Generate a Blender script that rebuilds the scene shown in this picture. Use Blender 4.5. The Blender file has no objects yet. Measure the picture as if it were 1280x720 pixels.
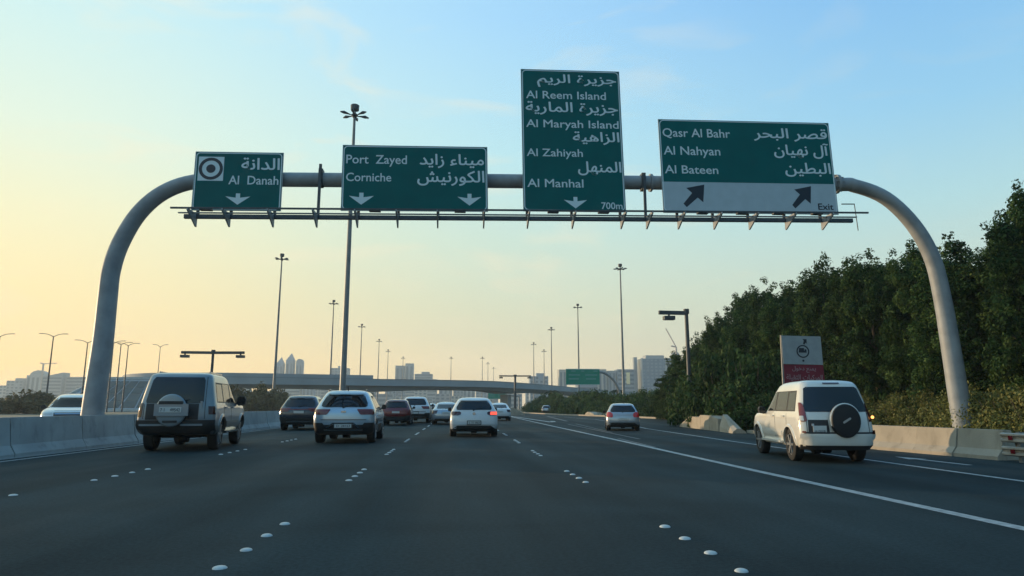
import bpy, bmesh, math, random
import numpy as np
from mathutils import Vector, Matrix
random.seed(7)
rng = np.random.default_rng(7)
R = math.radians
SC = bpy.context.scene
COL = SC.collection

# ------------------------------------------------------------------ camera
cam = bpy.data.cameras.new('camera')
cam.lens = 835 / 1280 * 36.0
cam.sensor_width = 36
cam.clip_start = 0.1
cam.clip_end = 12000
cam_o = bpy.data.objects.new('camera', cam)
COL.objects.link(cam_o)
cam_o.location = (0, 0, 1.15)
cam_o.rotation_euler = (R(90 + 10.05), 0, R(-4.6))
SC.camera = cam_o

# ------------------------------------------------------------------ sun and sky
SUN_AZ = -58.0      # degrees from the road direction, towards the left
SUN_EL = 4.4
sun = bpy.data.lights.new('sun', 'SUN')
sun.energy = 4.8
sun.angle = R(0.6)
sun.color = (1.0, 0.72, 0.43)
sun_o = bpy.data.objects.new('sun', sun)
COL.objects.link(sun_o)
sd = Vector((math.sin(R(SUN_AZ)) * math.cos(R(SUN_EL)), math.cos(R(SUN_AZ)) * math.cos(R(SUN_EL)), math.sin(R(SUN_EL))))
sun_o.rotation_euler = sd.to_track_quat('Z', 'Y').to_euler()

SC.view_settings.view_transform = 'Standard'
SC.view_settings.look = 'None'
SC.view_settings.exposure = 0.0
SC.view_settings.gamma = 1.0
SC.view_settings.use_curve_mapping = False
SC.cycles.use_denoising = True
SC.cycles.max_bounces = 6
SC.cycles.diffuse_bounces = 3
SC.cycles.glossy_bounces = 3
SC.cycles.transmission_bounces = 3
SC.cycles.volume_bounces = 1
SC.cycles.transparent_max_bounces = 6

def srgb(r, g, b):
    f = lambda c: (c / 255 / 12.92) if c / 255 <= 0.04045 else ((c / 255 + 0.055) / 1.055) ** 2.4
    return (f(r), f(g), f(b), 1)

world = bpy.data.worlds.new('World')
SC.world = world
world.use_nodes = True
nt = world.node_tree
nt.nodes.clear()
N = nt.nodes.new
Lk = nt.links.new
def mth(op, a, b=None, c=None, clamp=False):
    n = N('ShaderNodeMath'); n.operation = op; n.use_clamp = clamp
    for i, v in enumerate((a, b, c)):
        if v is None: continue
        if isinstance(v, (int, float)): n.inputs[i].default_value = v
        else: Lk(v, n.inputs[i])
    return n.outputs[0]
def ramp(fac, stops):
    n = N('ShaderNodeValToRGB'); cr = n.color_ramp; cr.interpolation = 'B_SPLINE' if False else 'EASE'
    cr.interpolation = 'LINEAR'
    cr.elements[0].position = stops[0][0]; cr.elements[0].color = stops[0][1]
    cr.elements[1].position = stops[-1][0]; cr.elements[1].color = stops[-1][1]
    for p, c in stops[1:-1]:
        e = cr.elements.new(p); e.color = c
    Lk(fac, n.inputs[0]); return n.outputs[0]
def mixc(f, a, b, bt='MIX'):
    n = N('ShaderNodeMix'); n.data_type = 'RGBA'; n.blend_type = bt
    if isinstance(f, (int, float)): n.inputs[0].default_value = f
    else: Lk(f, n.inputs[0])
    for i, v in ((6, a), (7, b)):
        if isinstance(v, tuple): n.inputs[i].default_value = v
        else: Lk(v, n.inputs[i])
    return n.outputs[2]
tc = N('ShaderNodeTexCoord')
sep = N('ShaderNodeSeparateXYZ'); Lk(tc.outputs['Generated'], sep.inputs[0])
elev = mth('DIVIDE', mth('ARCSINE', sep.outputs[2]), math.pi / 2)          # 0..1 horizon..zenith
el = mth('ADD', mth('MAXIMUM', elev, 0.0), 0.0)
# azimuth measured from the sun, 0..1 (1 = opposite the sun)
hx = mth('MULTIPLY', sep.outputs[0], math.sin(R(SUN_AZ)))
hy = mth('MULTIPLY', sep.outputs[1], math.cos(R(SUN_AZ)))
hl = mth('SQRT', mth('ADD', mth('MULTIPLY', sep.outputs[0], sep.outputs[0]), mth('ADD', mth('MULTIPLY', sep.outputs[1], sep.outputs[1]), 1e-6)))
caz = mth('DIVIDE', mth('ADD', hx, hy), hl)
az = mth('DIVIDE', mth('ARCCOSINE', mth('MINIMUM', mth('MAXIMUM', caz, -1.0), 1.0)), math.pi)
# three columns of sky colour: toward the sun (az 0.14), middle (az 0.33), right (az 0.55), away (az 1)
E_ = lambda d: d / 90.0
colA = ramp(el, [(0, srgb(286, 234, 146)), (E_(3.5), srgb(282, 241, 160)), (E_(8), srgb(266, 243, 178)), (E_(14), srgb(250, 247, 204)), (E_(20), srgb(230, 247, 228)), (E_(31), srgb(198, 240, 248)), (1, srgb(110, 182, 226))])
colB = ramp(el, [(0, srgb(246, 221, 180)), (E_(3.5), srgb(246, 228, 183)), (E_(8), srgb(226, 228, 194)), (E_(14), srgb(210, 233, 216)), (E_(21), srgb(192, 235, 241)), (E_(32), srgb(168, 219, 253)), (1, srgb(92, 162, 216))])
colC = ramp(el, [(0, srgb(205, 196, 176)), (E_(4), srgb(212, 212, 190)), (E_(9), srgb(203, 223, 207)), (E_(15), srgb(180, 222, 228)), (E_(22), srgb(150, 207, 240)), (E_(33), srgb(124, 186, 240)), (1, srgb(82, 150, 208))])
colD = ramp(el, [(0, srgb(84, 122, 142)), (E_(8), srgb(92, 134, 156)), (E_(20), srgb(92, 146, 176)), (E_(35), srgb(88, 150, 192)), (1, srgb(84, 152, 208))])
def smooth(a, b):
    n = N('ShaderNodeMapRange'); n.interpolation_type = 'SMOOTHSTEP'
    n.inputs[1].default_value = a; n.inputs[2].default_value = b
    Lk(az, n.inputs[0]); return n.outputs[0]
s1 = smooth(0.13, 0.36); s2 = smooth(0.30, 0.56); s3 = smooth(0.56, 0.85)
grad = mixc(s3, mixc(s2, mixc(s1, colA, colB), colC), colD)
# thin evening cirrus
mp = N('ShaderNodeMapping'); mp.inputs['Scale'].default_value = (2.2, 2.2, 7.0); mp.inputs['Rotation'].default_value = (0, 0.35, 0.6); mp.inputs['Location'].default_value = (1.7, 4.4, 0.9)
Lk(tc.outputs['Generated'], mp.inputs[0])
nz = N('ShaderNodeTexNoise'); nz.inputs['Scale'].default_value = 2.0; nz.inputs['Detail'].default_value = 5; nz.inputs['Distortion'].default_value = 0.9
Lk(mp.outputs[0], nz.inputs[0])
cl = N('ShaderNodeMapRange'); cl.inputs[1].default_value = 0.55; cl.inputs[2].default_value = 0.85; cl.inputs[4].default_value = 0.5; cl.clamp = True
Lk(nz.outputs[0], cl.inputs[0])
grad = mixc(mth('MULTIPLY', cl.outputs[0], mth('SUBTRACT', 1.0, mth('MULTIPLY', s2, 0.75))), grad, srgb(262, 242, 206))
sky = N('ShaderNodeTexSky'); sky.sky_type = 'NISHITA'; sky.sun_disc = False
sky.sun_elevation = R(SUN_EL); sky.sun_rotation = R(SUN_AZ); sky.air_density = 1.2; sky.dust_density = 1.5
bgA = N('ShaderNodeBackground'); Lk(sky.outputs[0], bgA.inputs[0]); bgA.inputs[1].default_value = 0.06
bgB = N('ShaderNodeBackground'); Lk(grad, bgB.inputs[0]); bgB.inputs[1].default_value = 1.12
mxs = N('ShaderNodeMixShader'); mxs.inputs[0].default_value = 0.92
Lk(bgA.outputs[0], mxs.inputs[1]); Lk(bgB.outputs[0], mxs.inputs[2])
wo = N('ShaderNodeOutputWorld'); Lk(mxs.outputs[0], wo.inputs[0])

# ------------------------------------------------------------------ materials
MATS = {}
def mat(name, col, rough=0.6, metal=0.0, var=0.0, vscale=5.0, bump=0.0, bscale=60.0, coat=0.0, emit=None, estr=1.0, col2=None, obj=True, spec=0.5):
    if name in MATS: return MATS[name]
    m = bpy.data.materials.new(name); m.use_nodes = True
    t = m.node_tree; b = t.nodes['Principled BSDF']
    b.inputs['Base Color'].default_value = (*col[:3], 1)
    b.inputs['Roughness'].default_value = rough; b.inputs['Metallic'].default_value = metal
    b.inputs['Coat Weight'].default_value = coat; b.inputs['Coat Roughness'].default_value = 0.06
    b.inputs['Specular IOR Level'].default_value = spec
    co = t.nodes.new('ShaderNodeTexCoord')
    if var or col2:
        n = t.nodes.new('ShaderNodeTexNoise'); n.inputs['Scale'].default_value = vscale; n.inputs['Detail'].default_value = 6
        t.links.new(co.outputs['Object'], n.inputs[0])
        mr = t.nodes.new('ShaderNodeMapRange'); mr.inputs[1].default_value = 0.35; mr.inputs[2].default_value = 0.65
        t.links.new(n.outputs[0], mr.inputs[0])
        mx = t.nodes.new('ShaderNodeMix'); mx.data_type = 'RGBA'
        t.links.new(mr.outputs[0], mx.inputs[0])
        a = col; c = col2 if col2 else tuple(x * (1 - var) for x in col[:3])
        mx.inputs[6].default_value = (*a[:3], 1); mx.inputs[7].default_value = (*c[:3], 1)
        t.links.new(mx.outputs[2], b.inputs['Base Color'])
    if bump:
        n = t.nodes.new('ShaderNodeTexNoise'); n.inputs['Scale'].default_value = bscale; n.inputs['Detail'].default_value = 4
        t.links.new(co.outputs['Object'], n.inputs[0])
        bp = t.nodes.new('ShaderNodeBump'); bp.inputs['Strength'].default_value = bump; bp.inputs['Distance'].default_value = 0.02
        t.links.new(n.outputs[0], bp.inputs['Height']); t.links.new(bp.outputs[0], b.inputs['Normal'])
    if emit:
        b.inputs['Emission Color'].default_value = (*emit[:3], 1); b.inputs['Emission Strength'].default_value = estr
    MATS[name] = m
    return m
M = {}
M['sign_green'] = mat('sign_green', (0.000, 0.120, 0.118), 0.6, var=0.12, vscale=1.5, spec=0.15)
M['sign_white'] = mat('sign_white', (0.62, 0.72, 0.74), 0.4)
M['sign_grey'] = mat('sign_grey', (0.42, 0.50, 0.54), 0.4, var=0.08, vscale=3)
M['sign_black'] = mat('sign_black', (0.006, 0.010, 0.022), 0.4)
M['sign_red'] = mat('sign_red', (0.28, 0.01, 0.03), 0.4, var=0.15, vscale=4)
M['alu'] = mat('aluminium', (0.32, 0.36, 0.37), 0.45, 0.3)
M['steel'] = mat('painted_steel', (0.31, 0.33, 0.345), 0.55, 0.0, var=0.26, vscale=2.2, bump=0.12, bscale=30)
M['darksteel'] = mat('dark_steel', (0.075, 0.085, 0.095), 0.5, 0.3, var=0.3, vscale=6)
M['galv'] = mat('galvanised_steel', (0.28, 0.28, 0.27), 0.45, 0.4, var=0.25, vscale=8)
M['mast'] = mat('mast_steel', (0.22, 0.23, 0.23), 0.5, 0.2, var=0.2, vscale=2)
M['tyre'] = mat('tyre_rubber', (0.012, 0.012, 0.013), 0.8)
M['rim'] = mat('rim_alloy', (0.45, 0.46, 0.47), 0.3, 0.8)
M['glass'] = mat('tinted_glass', (0.008, 0.011, 0.014), 0.06, spec=0.55)
M['plastic'] = mat('black_plastic', (0.018, 0.019, 0.021), 0.55)
M['chrome'] = mat('chrome', (0.6, 0.62, 0.64), 0.15, 1.0)
M['lamp_red'] = mat('tail_lamp_red', (0.15, 0.006, 0.010), 0.12, coat=0.6)
M['lamp_dark'] = mat('tail_lamp_smoked', (0.05, 0.008, 0.012), 0.12, coat=0.6)
M['lamp_clear'] = mat('clear_lamp', (0.55, 0.57, 0.58), 0.15, coat=0.6)
M['lamp_lit'] = mat('lit_red_lamp', (0.5, 0.02, 0.02), 0.2, emit=(1.0, 0.10, 0.06), estr=1.6)
M['amber_lit'] = mat('lit_amber_lamp', (0.6, 0.25, 0.05), 0.2, emit=(1.0, 0.45, 0.12), estr=2.4)
M['plate'] = mat('number_plate', (0.55, 0.56, 0.54), 0.4)
M['plate_dark'] = mat('plate_lettering', (0.03, 0.03, 0.04), 0.5)
def paint(name, col, metal=0.0, rough=0.28):
    return mat(name, col, rough, metal, coat=0.9, var=0.10, vscale=1.5)

# asphalt: dark, with tyre-polished bands, patches and fine aggregate
def asphalt():
    m = bpy.data.materials.new('asphalt'); m.use_nodes = True
    t = m.node_tree; b = t.nodes['Principled BSDF']; n = t.nodes.new; l = t.links.new
    co = n('ShaderNodeTexCoord')
    def noise(sc, det, vec=None, dist=0):
        q = n('ShaderNodeTexNoise'); q.inputs['Scale'].default_value = sc; q.inputs['Detail'].default_value = det; q.inputs['Distortion'].default_value = dist
        l(vec or co.outputs['Object'], q.inputs[0]); return q.outputs[0]
    mp = n('ShaderNodeMapping'); mp.inputs['Scale'].default_value = (1.0, 0.06, 1); l(co.outputs['Object'], mp.inputs[0])
    def mr(v, a, b_, c, d):
        q = n('ShaderNodeMapRange'); q.inputs[1].default_value = a; q.inputs[2].default_value = b_; q.inputs[3].default_value = c; q.inputs[4].default_value = d; l(v, q.inputs[0]); return q.outputs[0]
    def mul(a, c):
        q = n('ShaderNodeMath'); q.operation = 'MULTIPLY'; l(a, q.inputs[0]); l(c, q.inputs[1]); return q.outputs[0]
    streak = mr(noise(1.1, 4, mp.outputs[0]), 0.3, 0.7, 0.80, 1.22)
    blot = mr(noise(0.35, 6, None, 0.6), 0.35, 0.65, 0.76, 1.22)
    grit = mr(noise(140, 3), 0.3, 0.7, 0.7, 1.35)
    sx_ = n('ShaderNodeSeparateXYZ'); l(co.outputs['Object'], sx_.inputs[0])
    ph = n('ShaderNodeMath'); ph.operation = 'MULTIPLY_ADD'; ph.inputs[1].default_value = 2 * math.pi / 1.86; ph.inputs[2].default_value = -.57; l(sx_.outputs[0], ph.inputs[0])
    cs = n('ShaderNodeMath'); cs.operation = 'COSINE'; l(ph.outputs[0], cs.inputs[0])
    track = mr(cs.outputs[0], -1, 1, .93, 1.09)
    coarse = mr(noise(26, 5), 0.35, 0.65, .80, 1.22)
    v = mul(mul(mul(mul(streak, blot), grit), track), coarse)
    mx = n('ShaderNodeMix'); mx.data_type = 'RGBA'; mx.blend_type = 'MULTIPLY'; mx.inputs[0].default_value = 1
    mx.inputs[6].default_value = (0.0195, 0.0335, 0.0365, 1)
    cm = n('ShaderNodeCombineColor'); l(v, cm.inputs[0]); l(v, cm.inputs[1]); l(v, cm.inputs[2]); l(cm.outputs[0], mx.inputs[7])
    l(mx.outputs[2], b.inputs['Base Color'])
    b.inputs['Specular IOR Level'].default_value = 0.12
    l(mr(noise(0.8, 4, mp.outputs[0]), 0.3, 0.7, 0.72, 0.88), b.inputs['Roughness'])
    bp = n('ShaderNodeBump'); bp.inputs['Strength'].default_value = 0.6; bp.inputs['Distance'].default_value = 0.006
    l(noise(90, 4), bp.inputs['Height']); l(bp.outputs[0], b.inputs['Normal'])
    return m
M['asphalt'] = asphalt()
M['ground'] = mat('sandy_ground', (0.20, 0.165, 0.115), 0.95, var=0.4, vscale=0.15, col2=(0.10, 0.095, 0.055))
M['paint_line'] = mat('road_paint', (0.46, 0.48, 0.47), 0.6, var=0.45, vscale=9)
M['old_line'] = mat('worn_road_paint', (0.16, 0.165, 0.165), 0.7, var=0.5, vscale=6)
M['stud'] = mat('stud_ceramic', (0.55, 0.57, 0.56), 0.35, var=0.15, vscale=30)
def concrete(name, c1, c2, stain=True):
    m = mat(name, c1, 0.85, col2=c2, vscale=1.3, bump=0.35, bscale=40)
    t = m.node_tree; n = t.nodes.new; l = t.links.new; b = t.nodes['Principled BSDF']
    src = b.inputs['Base Color'].links[0].from_socket; co = n('ShaderNodeTexCoord')
    oi = n('ShaderNodeObjectInfo'); av = n('ShaderNodeVectorMath'); av.operation = 'ADD'; l(co.outputs['Object'], av.inputs[0])
    sc = n('ShaderNodeVectorMath'); sc.operation = 'SCALE'; sc.inputs[0].default_value = (37, 21, 11); l(oi.outputs['Random'], sc.inputs['Scale']); l(sc.outputs[0], av.inputs[1])
    mp = n('ShaderNodeMapping'); mp.inputs['Scale'].default_value = (2.5, 1.3, .55); l(av.outputs[0], mp.inputs[0])
    nz = n('ShaderNodeTexNoise'); nz.inputs['Scale'].default_value = 2.2; nz.inputs['Detail'].default_value = 7; nz.inputs['Roughness'].default_value = .65; l(mp.outputs[0], nz.inputs[0])
    mr = n('ShaderNodeMapRange'); mr.inputs[1].default_value = .52; mr.inputs[2].default_value = .72; mr.inputs[4].default_value = .55; l(nz.outputs[0], mr.inputs[0])
    mx = n('ShaderNodeMix'); mx.data_type = 'RGBA'; l(mr.outputs[0], mx.inputs[0]); l(src, mx.inputs[6]); mx.inputs[7].default_value = (c2[0] * .45, c2[1] * .45, c2[2] * .42, 1)
    l(mx.outputs[2], b.inputs['Base Color'])
    return m
M['conc_l'] = concrete('barrier_concrete', (0.40, 0.42, 0.41), (0.32, 0.335, 0.33))
M['conc_r'] = concrete('sandy_concrete', (0.42, 0.36, 0.28), (0.33, 0.285, 0.22))
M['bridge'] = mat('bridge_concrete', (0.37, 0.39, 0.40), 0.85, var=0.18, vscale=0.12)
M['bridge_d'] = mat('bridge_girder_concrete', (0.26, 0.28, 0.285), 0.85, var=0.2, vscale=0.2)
M['kerb_pale'] = mat('pale_kerb_concrete', (0.52, 0.54, 0.52), .85, var=.15, vscale=1)
M['paving'] = mat('slope_paving', (0.11, 0.125, 0.12), 0.9, var=0.25, vscale=0.5)

# ------------------------------------------------------------------ mesh builder
class MB:
    def __init__(s): s.v = []; s.f = []; s.m = []
    def quadmesh(s, vs, fs, mi=0):
        o = len(s.v); s.v += [tuple(v) for v in vs]; s.f += [tuple(o + i for i in f) for f in fs]; s.m += [mi] * len(fs)
        return s
    def box(s, c, d, rz=0, mi=0, tilt=None):
        hx, hy, hz = d[0] / 2, d[1] / 2, d[2] / 2
        vs = [Vector((x, y, z)) for z in (-hz, hz) for y in (-hy, hy) for x in (-hx, hx)]
        if tilt is not None: vs = [tilt @ v for v in vs]
        if rz: vs = [Matrix.Rotation(rz, 3, 'Z') @ v for v in vs]
        vs = [v + Vector(c) for v in vs]
        return s.quadmesh(vs, [(0, 2, 3, 1), (4, 5, 7, 6), (0, 1, 5, 4), (2, 6, 7, 3), (0, 4, 6, 2), (1, 3, 7, 5)], mi)
    def bar(s, a, b, w, h=None, mi=0):
        a = Vector(a); b = Vector(b); h = h or w; d = (b - a); L = d.length; q = d.to_track_quat('Y', 'Z').to_matrix()
        return s.box((a + b) / 2, (w, L, h), tilt=q, mi=mi)
    def tube(s, pts, rs, n=12, mi=0, caps=True):
        pts = [Vector(p) for p in pts]
        if isinstance(rs, (int, float)): rs = [rs] * len(pts)
        rings = []; up = None
        for i, p in enumerate(pts):
            d = (pts[min(i + 1, len(pts) - 1)] - pts[max(i - 1, 0)]).normalized()
            if up is None: up = Vector((0, 1, 0)) if abs(d.y) < 0.9 else Vector((1, 0, 0))
            x = d.cross(up).normalized(); up2 = x.cross(d).normalized(); up = up2
            rings.append([p + (x * math.cos(t) + up2 * math.sin(t)) * rs[i] for t in [2 * math.pi * k / n for k in range(n)]])
        vs = [v for r in rings for v in r]; fs = []
        for i in range(len(pts) - 1):
            for k in range(n):
                k2 = (k + 1) % n; fs.append((i * n + k, i * n + k2, (i + 1) * n + k2, (i + 1) * n + k))
        if caps:
            fs.append(tuple(range(n))[::-1]); fs.append(tuple((len(pts) - 1) * n + k for k in range(n)))
        return s.quadmesh(vs, fs, mi)
    def prism(s, poly, a, b, axis='x', mi=0):
        """poly in the plane across the axis, extruded from a to b"""
        n = len(poly)
        def P(t, u, v):
            return (t, u, v) if axis == 'x' else (u, t, v) if axis == 'y' else (u, v, t)
        vs = [P(a, *p) for p in poly] + [P(b, *p) for p in poly]
        fs = [(i, (i + 1) % n, n + (i + 1) % n, n + i) for i in range(n)] + [tuple(range(n))[::-1], tuple(range(n, 2 * n))]
        return s.quadmesh(vs, fs, mi)
    def build(s, name, m, parent=None, loc=None, rot=None, smooth=False, angle=38):
        me = bpy.data.meshes.new(name); me.from_pydata(s.v, [], s.f); 
        ms = m if isinstance(m, (list, tuple)) else [m]
        for q in ms: me.materials.append(q)
        if len(ms) > 1: me.polygons.foreach_set('material_index', s.m)
        bm = bmesh.new(); bm.from_mesh(me); bmesh.ops.recalc_face_normals(bm, faces=bm.faces)
        if smooth:
            for f in bm.faces: f.smooth = True
            for e in bm.edges:
                if len(e.link_faces) == 2 and e.calc_face_angle(0) > R(angle): e.smooth = False
        bm.to_mesh(me); bm.free()
        return link(name, me, parent, loc, rot)
def link(name, me, parent=None, loc=None, rot=None):
    o = bpy.data.objects.new(name, me); COL.objects.link(o)
    if parent: o.parent = parent
    if loc: o.location = loc
    if rot: o.rotation_euler = rot
    return o
def tag(o, label=None, cat=None, group=None, kind=None):
    if label: o['label'] = label
    if cat: o['category'] = cat
    if group: o['group'] = group
    if kind: o['kind'] = kind
    return o
def thing(name, label, cat, loc=(0, 0, 0), rz=0, group=None):
    o = bpy.data.objects.new(name, None); COL.objects.link(o); o.location = loc; o.rotation_euler = (0, 0, rz)
    o.empty_display_size = 0.3
    return tag(o, label, cat, group)
def copy_tree(o, parent=None):
    c = o.copy(); COL.objects.link(c); c.parent = parent
    for ch in list(o.children):
        copy_tree(ch, c)
    return c
def sheet(name, pts, z, m, kind='structure'):
    mb = MB(); mb.quadmesh([(x, y, z) for x, y in pts], [tuple(range(len(pts)))])
    o = mb.build(name, m); o['kind'] = kind; return o
def crom(pts, k=6):
    out = []
    P = [Vector(p) for p in pts]
    for i in range(len(P) - 1):
        p0 = P[max(i - 1, 0)]; p1 = P[i]; p2 = P[i + 1]; p3 = P[min(i + 2, len(P) - 1)]
        for j in range(k):
            t = j / k
            out.append(0.5 * ((2 * p1) + (p2 - p0) * t + (2 * p0 - 5 * p1 + 4 * p2 - p3) * t * t + (3 * p1 - p0 - 3 * p2 + p3) * t ** 3))
    out.append(P[-1]); return out

# ------------------------------------------------------------------ ground and roads
sheet('ground', [(-6000, -300), (6000, -300), (6000, 9000), (-6000, 9000)], -0.01, M['ground'])
rb = [(11.9, -12), (11.9, 19), (12.5, 27), (12.9, 38), (16.5, 49), (19.0, 60), (16.8, 75), (13.8, 89), (10.6, 123), (9.5, 200), (12, 320)]
def strip_mesh(name, left, right, z, m):
    mb = MB(); vs = [(x, y, z) for x, y in left] + [(x, y, z) for x, y in right]; n = len(left)
    mb.quadmesh(vs, [(i, n + i, n + i + 1, i + 1) for i in range(n - 1)]); o = mb.build(name, m); o['kind'] = 'structure'; return o
strip_mesh('road', [(-10.0, y) for _, y in rb], rb, 0.0, M['asphalt'])
strip_mesh('opposite_road', [(-27, -12), (-27, 320)], [(-10.9, -12), (-10.9, 320)], 0.0, M['asphalt'])
strip_mesh('median_strip', [(-11.0, -12), (-11.0, 320)], [(-9.9, -12), (-9.9, 320)], 0.004, M['conc_l'])
# kerb along the far ramp edge, 0.12 m high
def along(mb, pts, w, h, z0=0.0, mi=0):
    for a, b in zip(pts[:-1], pts[1:]):
        d = Vector((b[0] - a[0], b[1] - a[1], 0)); L = d.length
        mb.box(((a[0] + b[0]) / 2, (a[1] + b[1]) / 2, z0 + h / 2), (w, L + 0.02, h), -math.atan2(d.x, d.y), mi)
kb = [(12.3, 19.5), (12.65, 27), (12.75, 29)]
k2 = [(13.2, 38), (16.8, 49), (19.2, 60), (17.0, 75), (14.0, 89), (10.8, 123), (9.7, 200)]
mb = MB(); along(mb, kb, 0.18, 0.13); along(mb, k2, 0.30, 0.16); o = mb.build('kerb', M['conc_r']); o['kind'] = 'structure'
# painted lines, sheets 4 mm above the road
def paint_strip(name, pts, w, m, z=0.004):
    L_ = []; R_ = []
    for i, p in enumerate(pts):
        a = pts[max(i - 1, 0)]; b = pts[min(i + 1, len(pts) - 1)]
        d = Vector((b[0] - a[0], b[1] - a[1])).normalized(); n = Vector((d.y, -d.x)) * (w / 2)
        L_.append((p[0] - n.x, p[1] - n.y)); R_.append((p[0] + n.x, p[1] + n.y))
    return strip_mesh(name, L_, R_, z, m)
paint_strip('solid_line', [(5.40, -8), (5.40, 12), (5.52, 22), (5.62, 40), (5.9, 65), (6.3, 88)], 0.17, M['paint_line'])
paint_strip('ramp_edge_line', [(8.6, -8), (8.8, 10), (9.0, 16), (9.15, 22), (9.9, 35), (11.4, 47), (12.3, 60), (11.4, 76), (10.2, 95)], 0.12, M['paint_line'])
paint_strip('median_edge_line', [(-9.55, -8), (-9.6, 100), (-9.6, 300)], 0.12, M['paint_line'])
paint_strip('gore_line', [(6.95, 50), (6.2, 84)], 0.32, M['paint_line'])
paint_strip('gore_line', [(8.6, 53), (10.6, 80)], 0.26, M['old_line'])
paint_strip('gore_line', [(7.2, 50.5), (7.5, 53.5)], 0.35, M['paint_line'])
paint_strip('merging_line', [(5.63, 19.2), (5.85, 24.5)], 0.12, M['old_line'])
paint_strip('worn_line', [(6.5, 24), (7.2, 44)], 0.12, M['old_line'])
paint_strip('worn_line', [(6.9, 30), (7.9, 45)], 0.10, M['old_line'])
paint_strip('direction_arrow', [(10.16, 12.9), (10.14, 14.6)], 0.13, M['paint_line'])
mb = MB(); mb.quadmesh([(9.93, 14.4, .0042), (10.36, 14.4, .0042), (10.14, 15.2, .0042)], [(0, 1, 2)]); o = mb.build('direction_arrow', M['paint_line']); o['kind'] = 'structure'

# raised ceramic studs
def stud_mesh():
    mb = MB(); n = 14; prof = [(0.066, 0.0), (0.063, 0.008), (0.052, 0.017), (0.034, 0.023), (0.014, 0.026)]
    vs = []; fs = []
    for r, z in prof:
        vs += [(r * math.cos(2 * math.pi * k / n), r * math.sin(2 * math.pi * k / n), z) for k in range(n)]
    for i in range(len(prof) - 1):
        for k in range(n): fs.append((i * n + k, i * n + (k + 1) % n, (i + 1) * n + (k + 1) % n, (i + 1) * n + k))
    fs.append(tuple((len(prof) - 1) * n + k for k in range(n)))
    mb.quadmesh(vs, fs); return mb
s0 = stud_mesh().build('road_stud', M['stud'], smooth=True)
first = [True]
def stud(x, y, label, group):
    o = s0 if first[0] else s0.copy()
    if not first[0]: COL.objects.link(o)
    first[0] = False
    o.location = (x + random.uniform(-.008, .008), y, 0.0); o.rotation_euler = (0, 0, random.uniform(0, 6))
    s = random.uniform(.74, .84); o.scale = (s, s, random.uniform(.68, .85))
    tag(o, label, 'road stud', group)
LA = 'white domed road stud in the lane line left of the middle lane'
LB = 'white domed road stud in the lane line right of the middle lane'
LC = 'white domed road stud in the lane line beside the silver spare-wheel SUV'
for k in range(17):
    for j in range(4):
        stud(-1.69, 5.25 + 5.8 * k + .61 * j, LA, 'road studs left of the middle lane')
        stud(2.02 - (.04 if k else 0), 4.86 + 5.63 * k + .59 * j, LB, 'road studs right of the middle lane')
        if k < 15: stud(-5.69, 11.40 + 5.75 * k + .62 * j, LC, 'road studs along the left lane')
stud(-5.80, 9.60, LC, 'road studs along the left lane')

ORD = 'first second third fourth fifth sixth seventh eighth ninth tenth eleventh twelfth thirteenth fourteenth fifteenth sixteenth seventeenth eighteenth nineteenth twentieth'.split()
# ------------------------------------------------------------------ concrete barriers
def jersey(h, wb=0.60, wt=0.20):
    return [(-wb / 2, 0), (-wb / 2, .08), (-wb / 2 + .12, .08 + h * .22), (-wt / 2, h), (wt / 2, h), (wb / 2 - .12, .08 + h * .22), (wb / 2, .08), (wb / 2, 0)]
def barrier_unit(L, h, m, chip=0.0):
    mb = MB(); mb.prism(jersey(h), 0.022, L - 0.022, 'y')
    return mb.build('concrete_barrier', m)
u0 = barrier_unit(3.0, 0.90, M['conc_l'])
for k in range(-9, 56):
    o = u0 if k == -9 else u0.copy()
    if k > -9: COL.objects.link(o)
    o.location = (-10.33 + random.uniform(-.012, .012), 10.5 + 3.0 * k, random.uniform(-.006, .006)); o.rotation_euler = (0, 0, random.uniform(-.003, .003))
    tag(o, ('grey unit of the long median wall, ' + ORD[k - 1] + ' counting from the left photo edge') if 0 < k < 13 else ('grey unit of the median wall before the left photo edge' if k < 1 else 'small far grey unit of the long median wall on the left'), 'barrier', 'median barrier units')
u1 = barrier_unit(1.27, 0.64, M['conc_r'])
by = [13.95, 15.2, 16.45, 17.7]; 
bl = ['sandy concrete barrier unit touching the end of the guardrail on the right', 'second sandy concrete barrier unit from the guardrail', 'sandy concrete barrier unit touching the tail of the white spare-wheel SUV', 'sandy concrete barrier unit mostly hidden behind the white spare-wheel SUV']
for k, y in enumerate(by):
    o = u1 if k == 0 else u1.copy()
    if k: COL.objects.link(o)
    o.location = (11.95 - .10 * k, y, 0); o.rotation_euler = (0, 0, R(3.5 + 2 * k)); tag(o, bl[k], 'barrier', 'sandy barrier units by the exit ramp')
# sloped end pieces by the shrub
mb = MB(); mb.prism([(-.3, 0), (-.28, .25), (-.1, .78), (.1, .78), (.28, .25), (.3, 0)], 0, 2.0, 'y')
mb.v = [(x * (1 if z < .3 else 1), y, z * (.25 + .75 * min(1, y / 1.6)) if y < 1.9 else z) for x, y, z in mb.v]
o = mb.build('concrete_barrier', M['conc_r'], loc=(12.15, 28.6, 0), rot=(0, 0, R(-6))); tag(o, 'sandy concrete barrier end wedge with a dark gap behind it beside the shrub', 'barrier')
mb = MB(); mb.prism([(0, 0), (0, .58), (1.2, .70), (3.0, .72), (3.4, .60), (5.2, .62), (6.6, .30), (7.4, .12), (7.6, 0)], -.28, .28, 'x')
o = mb.build('concrete_barrier', M['conc_r'], loc=(12.42, 30.9, 0), rot=(0, 0, R(-5))); tag(o, 'long sandy concrete barrier piece with broken ends under the overhanging shrub', 'barrier')
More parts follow.
